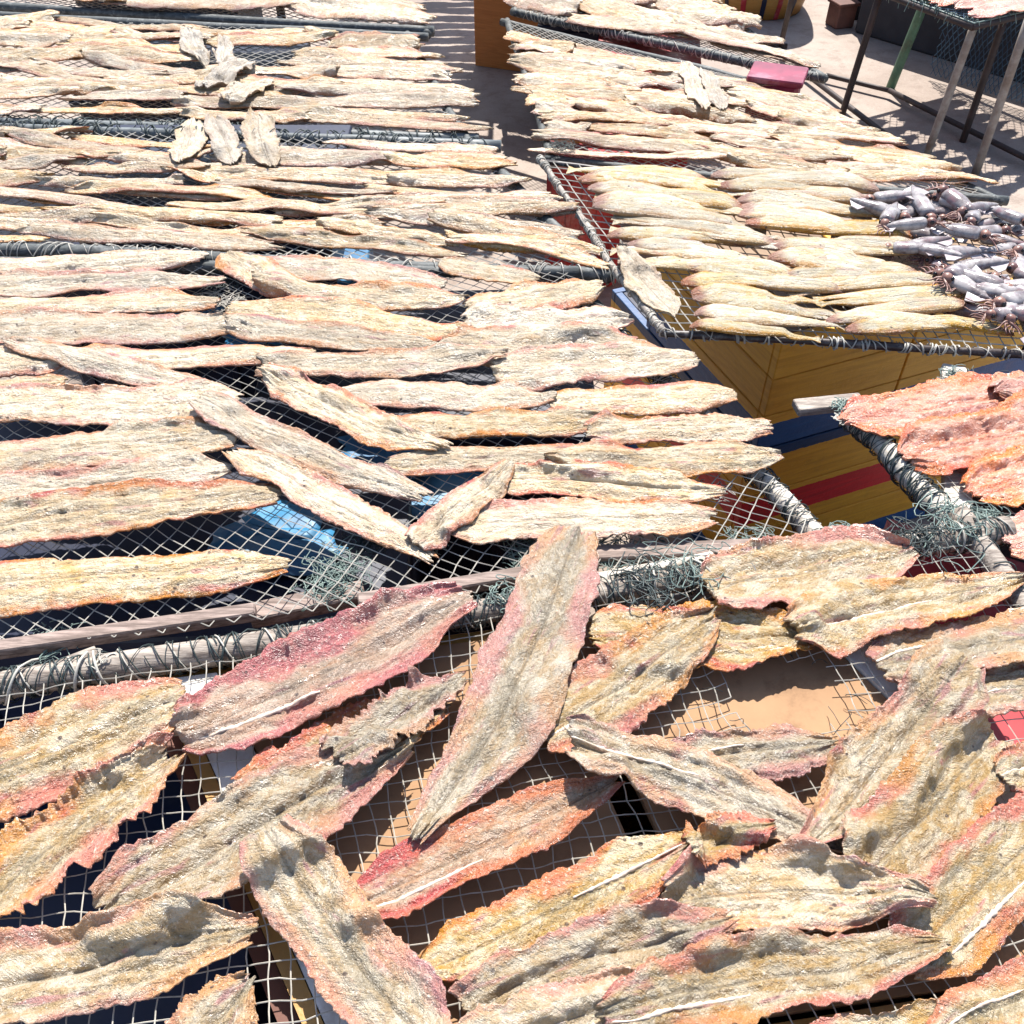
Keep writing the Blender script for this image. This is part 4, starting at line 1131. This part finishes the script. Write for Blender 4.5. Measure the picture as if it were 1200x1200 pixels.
# boxes that carry the far racks
plastic_box(760, 62, 0, .37, .34, .42, -.12, M['redbox'], 'red box in the slot between the two low right racks, middle', atz=.37)
plastic_box(912, 84, 0, .455, .15, .12, -.35, M['purplebox'], 'maroon box with pale pink top at the right corner of the low racks', atz=.455)
plastic_box(690, 165, 0, .39, .22, .3, -.1, M['redbox'], 'red box under the left corner of the rack behind the squid', atz=.39)
plastic_box(700, 10, 0, .385, .4, .4, -.1, M['navy'], 'dark tub under the farthest right rack', atz=.385)
plastic_box(250, 190, 0, .70, .5, .35, 0, M['navy'], 'navy tub under the third left rack')
plastic_box(230, 80, 0, .65, .5, .4, 0, M['navy'], 'navy tub under the fourth left rack')
plastic_box(200, -20, 0, .58, .5, .35, 0, M['navy'], 'navy tub under the farthest left rack')
plastic_box(1480, 520, 0, .71, .4, .5, .1, M['navy'], 'dark tub under the pink fish rack')

# brown upright crate at the top centre
p = P(557, 77, 0); pr_ = P(607, 84, 0) - p
wood_crate((p[0], p[1]), pr_[:2], .30, .24, 0, .875, M['cratewood'], 'tall brown wooden crate standing on the floor between the far racks', name='wooden_crate', boards=2)

# striped drum at the top right of centre
p = P(892, 22, 0)
r = empty('drum', (p[0], p[1] + .2, 0), 'yellow drum with dark and red vertical stripes at the top border', 'drum')
m = MB(); t = np.linspace(0, 1, 9)
m.tube(np.stack([0 * t + p[0], 0 * t + p[1] + .2, .004 + .6 * t], 1), .25 * (1 + .05 * np.sin(np.pi * t)) * np.minimum(1, .93 + t * 2), 40); m.build('body', M['drum'], r, smooth=True)
for k, (aa, mt) in enumerate([(-2.35, 'darkbox'), (-2.0, 'redbox'), (-1.62, 'navy'), (-1.30, 'redbox'), (-.95, 'navy'), (-2.7, 'redbox')]):
    m = MB(); w = .045 if k % 2 == 0 else .05
    for side in (0,):
        a_ = np.linspace(aa - w, aa + w, 5); V = []
        for tt in t:
            rad = .25 * (1 + .05 * math.sin(math.pi * tt)) * min(1, .93 + tt * 2) + .0015
            V += [(p[0] + rad * math.cos(x), p[1] + .2 + rad * math.sin(x), .004 + .6 * tt) for x in a_]
        V2 = [(p[0] + (v_[0] - p[0]) * .985, p[1] + .2 + (v_[1] - p[1] - .2) * .985, v_[2]) for v_ in V]
        idx = np.arange(45).reshape(9, 5); q = np.stack([idx[:-1, :-1], idx[:-1, 1:], idx[1:, 1:], idx[1:, :-1]], -1).reshape(-1, 4)
        m.add(V, [tuple(f) for f in q.tolist()])
    m.build('painted_stripe', M[mt], r, smooth=True)

# ------------------------------------------------------------------ tall table at the top right
tz = .47
base = P(1085, 150, 0)
r = empty('drying_table', (base[0], base[1], 0), 'steel legged table at the top right corner with pink fish on top', 'table')
legs = [(985, 140, 1032, -10, .013, 'legdark'), (1043, 104, 1088, -8, .019, 'leggreen'), (1083, 190, 1146, 18, .014, 'galv'), (1128, 166, 1178, 20, .013, 'legdark'), (1143, 204, 1206, 22, .015, 'galv')]
for (x, y, x2, y2, rr, mt) in legs:
    b = P(x, y, 0)
    # upright leg, tilted a little so that it ends where the photograph shows
    yv = (y2 - 600) / F_PX; zt_ = CAM_H - b[1] * (S45 + yv * C45) / (C45 - yv * S45)
    tp = np.array(P(x2, y2, min(zt_, .6)))
    m = MB(); m.tube(np.linspace(b, tp, 6), rr, 10); m.build('leg', M[mt], r, smooth=True)
for (x, y, x2, y2, mt, rr) in [(944, 86, 1080, 190, 'legdark', .011), (968, 88, 1042, 106, 'legdark', .010), (1042, 106, 1260, 214, 'legdark', .011)]:  # low stretcher bars; the last stands in for shadow the legs cast
    a, b = P(x, y, .03), P(x2, y2, .03); m = MB(); m.tube(np.linspace(a, b, 6), rr, 8); m.build('stretcher_shadow_bar', M[mt], r, smooth=True)
RZ['T'] = .50
bA, bB = P(985, 140, 0), P(1083, 190, 0); uu_ = (bA - bB) / np.linalg.norm(bA - bB); ww_ = np.array([-uu_[1], uu_[0], 0]); ww_ = ww_ if ww_[0] > 0 else -ww_
c0 = bB - uu_ * .05 - ww_ * .04 + np.array([0, 0, RZ['T']])
QUAD['T'] = [c0 + uu_ * .70, c0 + uu_ * .70 + ww_ * .85, c0 + ww_ * .85, c0]; HFS['T'] = HF('T', .012); tq = QUAD['T']; RN['T'] = 'corner table'
for a, b in ((0, 1), (1, 2), (2, 3), (3, 0)):
    m = MB(); m.tube(np.linspace(tq[a] - np.array([0, 0, .012]), tq[b] - np.array([0, 0, .012]), 8), .011, 8); m.build('top_bar', M['legdark'], r, smooth=True)
net('T', .036, r, M['netblue'], .0014, diamond=True, seed=15)
m = MB(); R = random.Random(77)
for k in range(150):
    s_ = R.random(); a = lerp(tq[0], tq[3], s_) if R.random() < .5 else lerp(tq[3], tq[2], s_)
    t = np.linspace(0, 1, 7)
    q = a + np.stack([.025 * R.uniform(-1, 1) * t, .02 * R.uniform(-1, 1) * t, .012 * np.sin(t * 4) - .03 * R.random() * t], 1); strand(m, q, .0014)
strand(m, np.concatenate([np.linspace(tq[0], tq[3], 20), np.linspace(tq[3], tq[2], 20)[1:]]), .003)
m.build('net_fringe', M['netgreen'], r, smooth=True)
def inv(w_):
    dd_ = w_[1] * C45 + (CAM_H - w_[2]) * S45
    return 600 + F_PX * w_[0] / dd_, 600 + F_PX * ((CAM_H - w_[2]) * C45 - w_[1] * S45) / dd_
for i in range(9):
    for j in range(2):
        c = bil(tq, .25 + .46 * j + RS.uniform(-.03, .03), (i + .5) / 9)
        a, b = c - ww_ * .19, c + ww_ * .19
        fish('T', *inv(a), *inv(b), 10, M['pink'], f"pink fish, {ORD[i]} row from back, {'left' if j == 0 else 'right'} half, corner table", seed=760 + i * 2 + j, res=0, ragged=1.6, curl=.4, wmul=.068 / max(1e-3, 10 * 2.9 / F_PX / .6), group='pink fish on the corner table')

# low dark wall and the things in its shade
wa, wb = P(1000, 38, 0), P(1340, 142, 0)
d = (wb - wa); L = np.linalg.norm(d); ang = math.atan2(d[1], d[0]); n_ = np.array([-d[1], d[0], 0]) / L
m = MB(); m.box((wa + wb) / 2 + n_ * .1 + np.array([0, 0, .25]) + d * .3, (L * 1.6, .2, .5), ang, .01)
tag(m.build('boundary_wall', M['wall'], None), 'low dark rendered wall behind the corner table', 'wall')
p = P(986, 34, 0); m = MB(); m.box((p[0], p[1] + .05, .05), (.10, .10, .10), .3, .006); m.box((p[0], p[1] + .05, .105), (.115, .115, .014), .3, .003)
tag(m.build('small_box', M['brownbox'], None), 'small reddish box on the floor near the top border', 'box')
p = P(1012, 18, 0); m = MB(); m.box((p[0] + .06, p[1] + .06, .22), (.30, .22, .44), .2, .01); m.box((p[0] + .06, p[1] + .06, .445), (.32, .24, .02), .2, .004)
tag(m.build('dark_bin', M['darkbox'], None), 'dark bin standing behind the green table leg', 'bin')
# blue net hung against the wall
m = MB(); R = random.Random(8)
o0 = P(1098, 88, 0) - n_ * .03; dw = d / L
def npnt(s, zz): return o0 + dw * s + np.array([0, 0, zz]) - n_ * .04 * (1 - zz / .4) + np.array([.01 * vnoise(s * 20, zz * 20, 4), .01 * vnoise(s * 20, zz * 20, 5), 0])
for sg in (1, -1):
    for k in range(-12, 34):
        pts = [npnt(k * .022 + sg * tt * .2, .02 + .38 * tt) for tt in np.linspace(0, 1, 12) if -.02 <= k * .022 + sg * tt * .2 <= .55]
        if len(pts) > 2: strand(m, np.array([np.array(q, float) for q in pts]), .0018)
tag(m.build('fishing_net', M['netblue'], None, smooth=True), 'bluish fishing net hanging against the dark wall by the corner table', 'fishing net')
# low shadow-side pole at the top, behind the drum
m = MB(); a = P(914, 56, 0); m.tube(np.linspace(a, P(930, -10, .28), 5), .012, 8); m.tube(np.array([a + np.array([-.03, 0, .006]), a + np.array([.03, 0, .006])]), .014, 8)
tag(m.build('post', M['legdark'], None, smooth=True), 'dark post standing in front of the striped drum', 'post')

# ------------------------------------------------------------------ light
EL, AZ = math.radians(57), math.radians(84)      # AZ measured from +X towards +Y
sd = Vector((math.cos(EL) * math.cos(AZ), math.cos(EL) * math.sin(AZ), math.sin(EL)))
sun = bpy.data.lights.new('sun', 'SUN'); sun.energy = 4.9; sun.angle = math.radians(.55); sun.color = (1, .955, .89)
so = bpy.data.objects.new('sun', sun); COL.objects.link(so); so.rotation_euler = (-sd).to_track_quat('-Z', 'Y').to_euler()
W = bpy.data.worlds.new('World'); SC.world = W; W.use_nodes = True
nt = W.node_tree; nt.nodes.clear()
sky = nt.nodes.new('ShaderNodeTexSky'); sky.sky_type = 'NISHITA'; sky.sun_disc = False; sky.sun_elevation = EL
sky.sun_rotation = math.atan2(sd.x, sd.y); sky.air_density = 1.0; sky.dust_density = 1.0
bg = nt.nodes.new('ShaderNodeBackground'); bg.inputs[1].default_value = .105
wo = nt.nodes.new('ShaderNodeOutputWorld'); nt.links.new(sky.outputs[0], bg.inputs[0]); nt.links.new(bg.outputs[0], wo.inputs[0])
SC.view_settings.view_transform = 'Standard'; SC.view_settings.look = 'None'; SC.view_settings.gamma = 1
SC.view_settings.exposure = 1.05
SC.cycles.max_bounces = 6
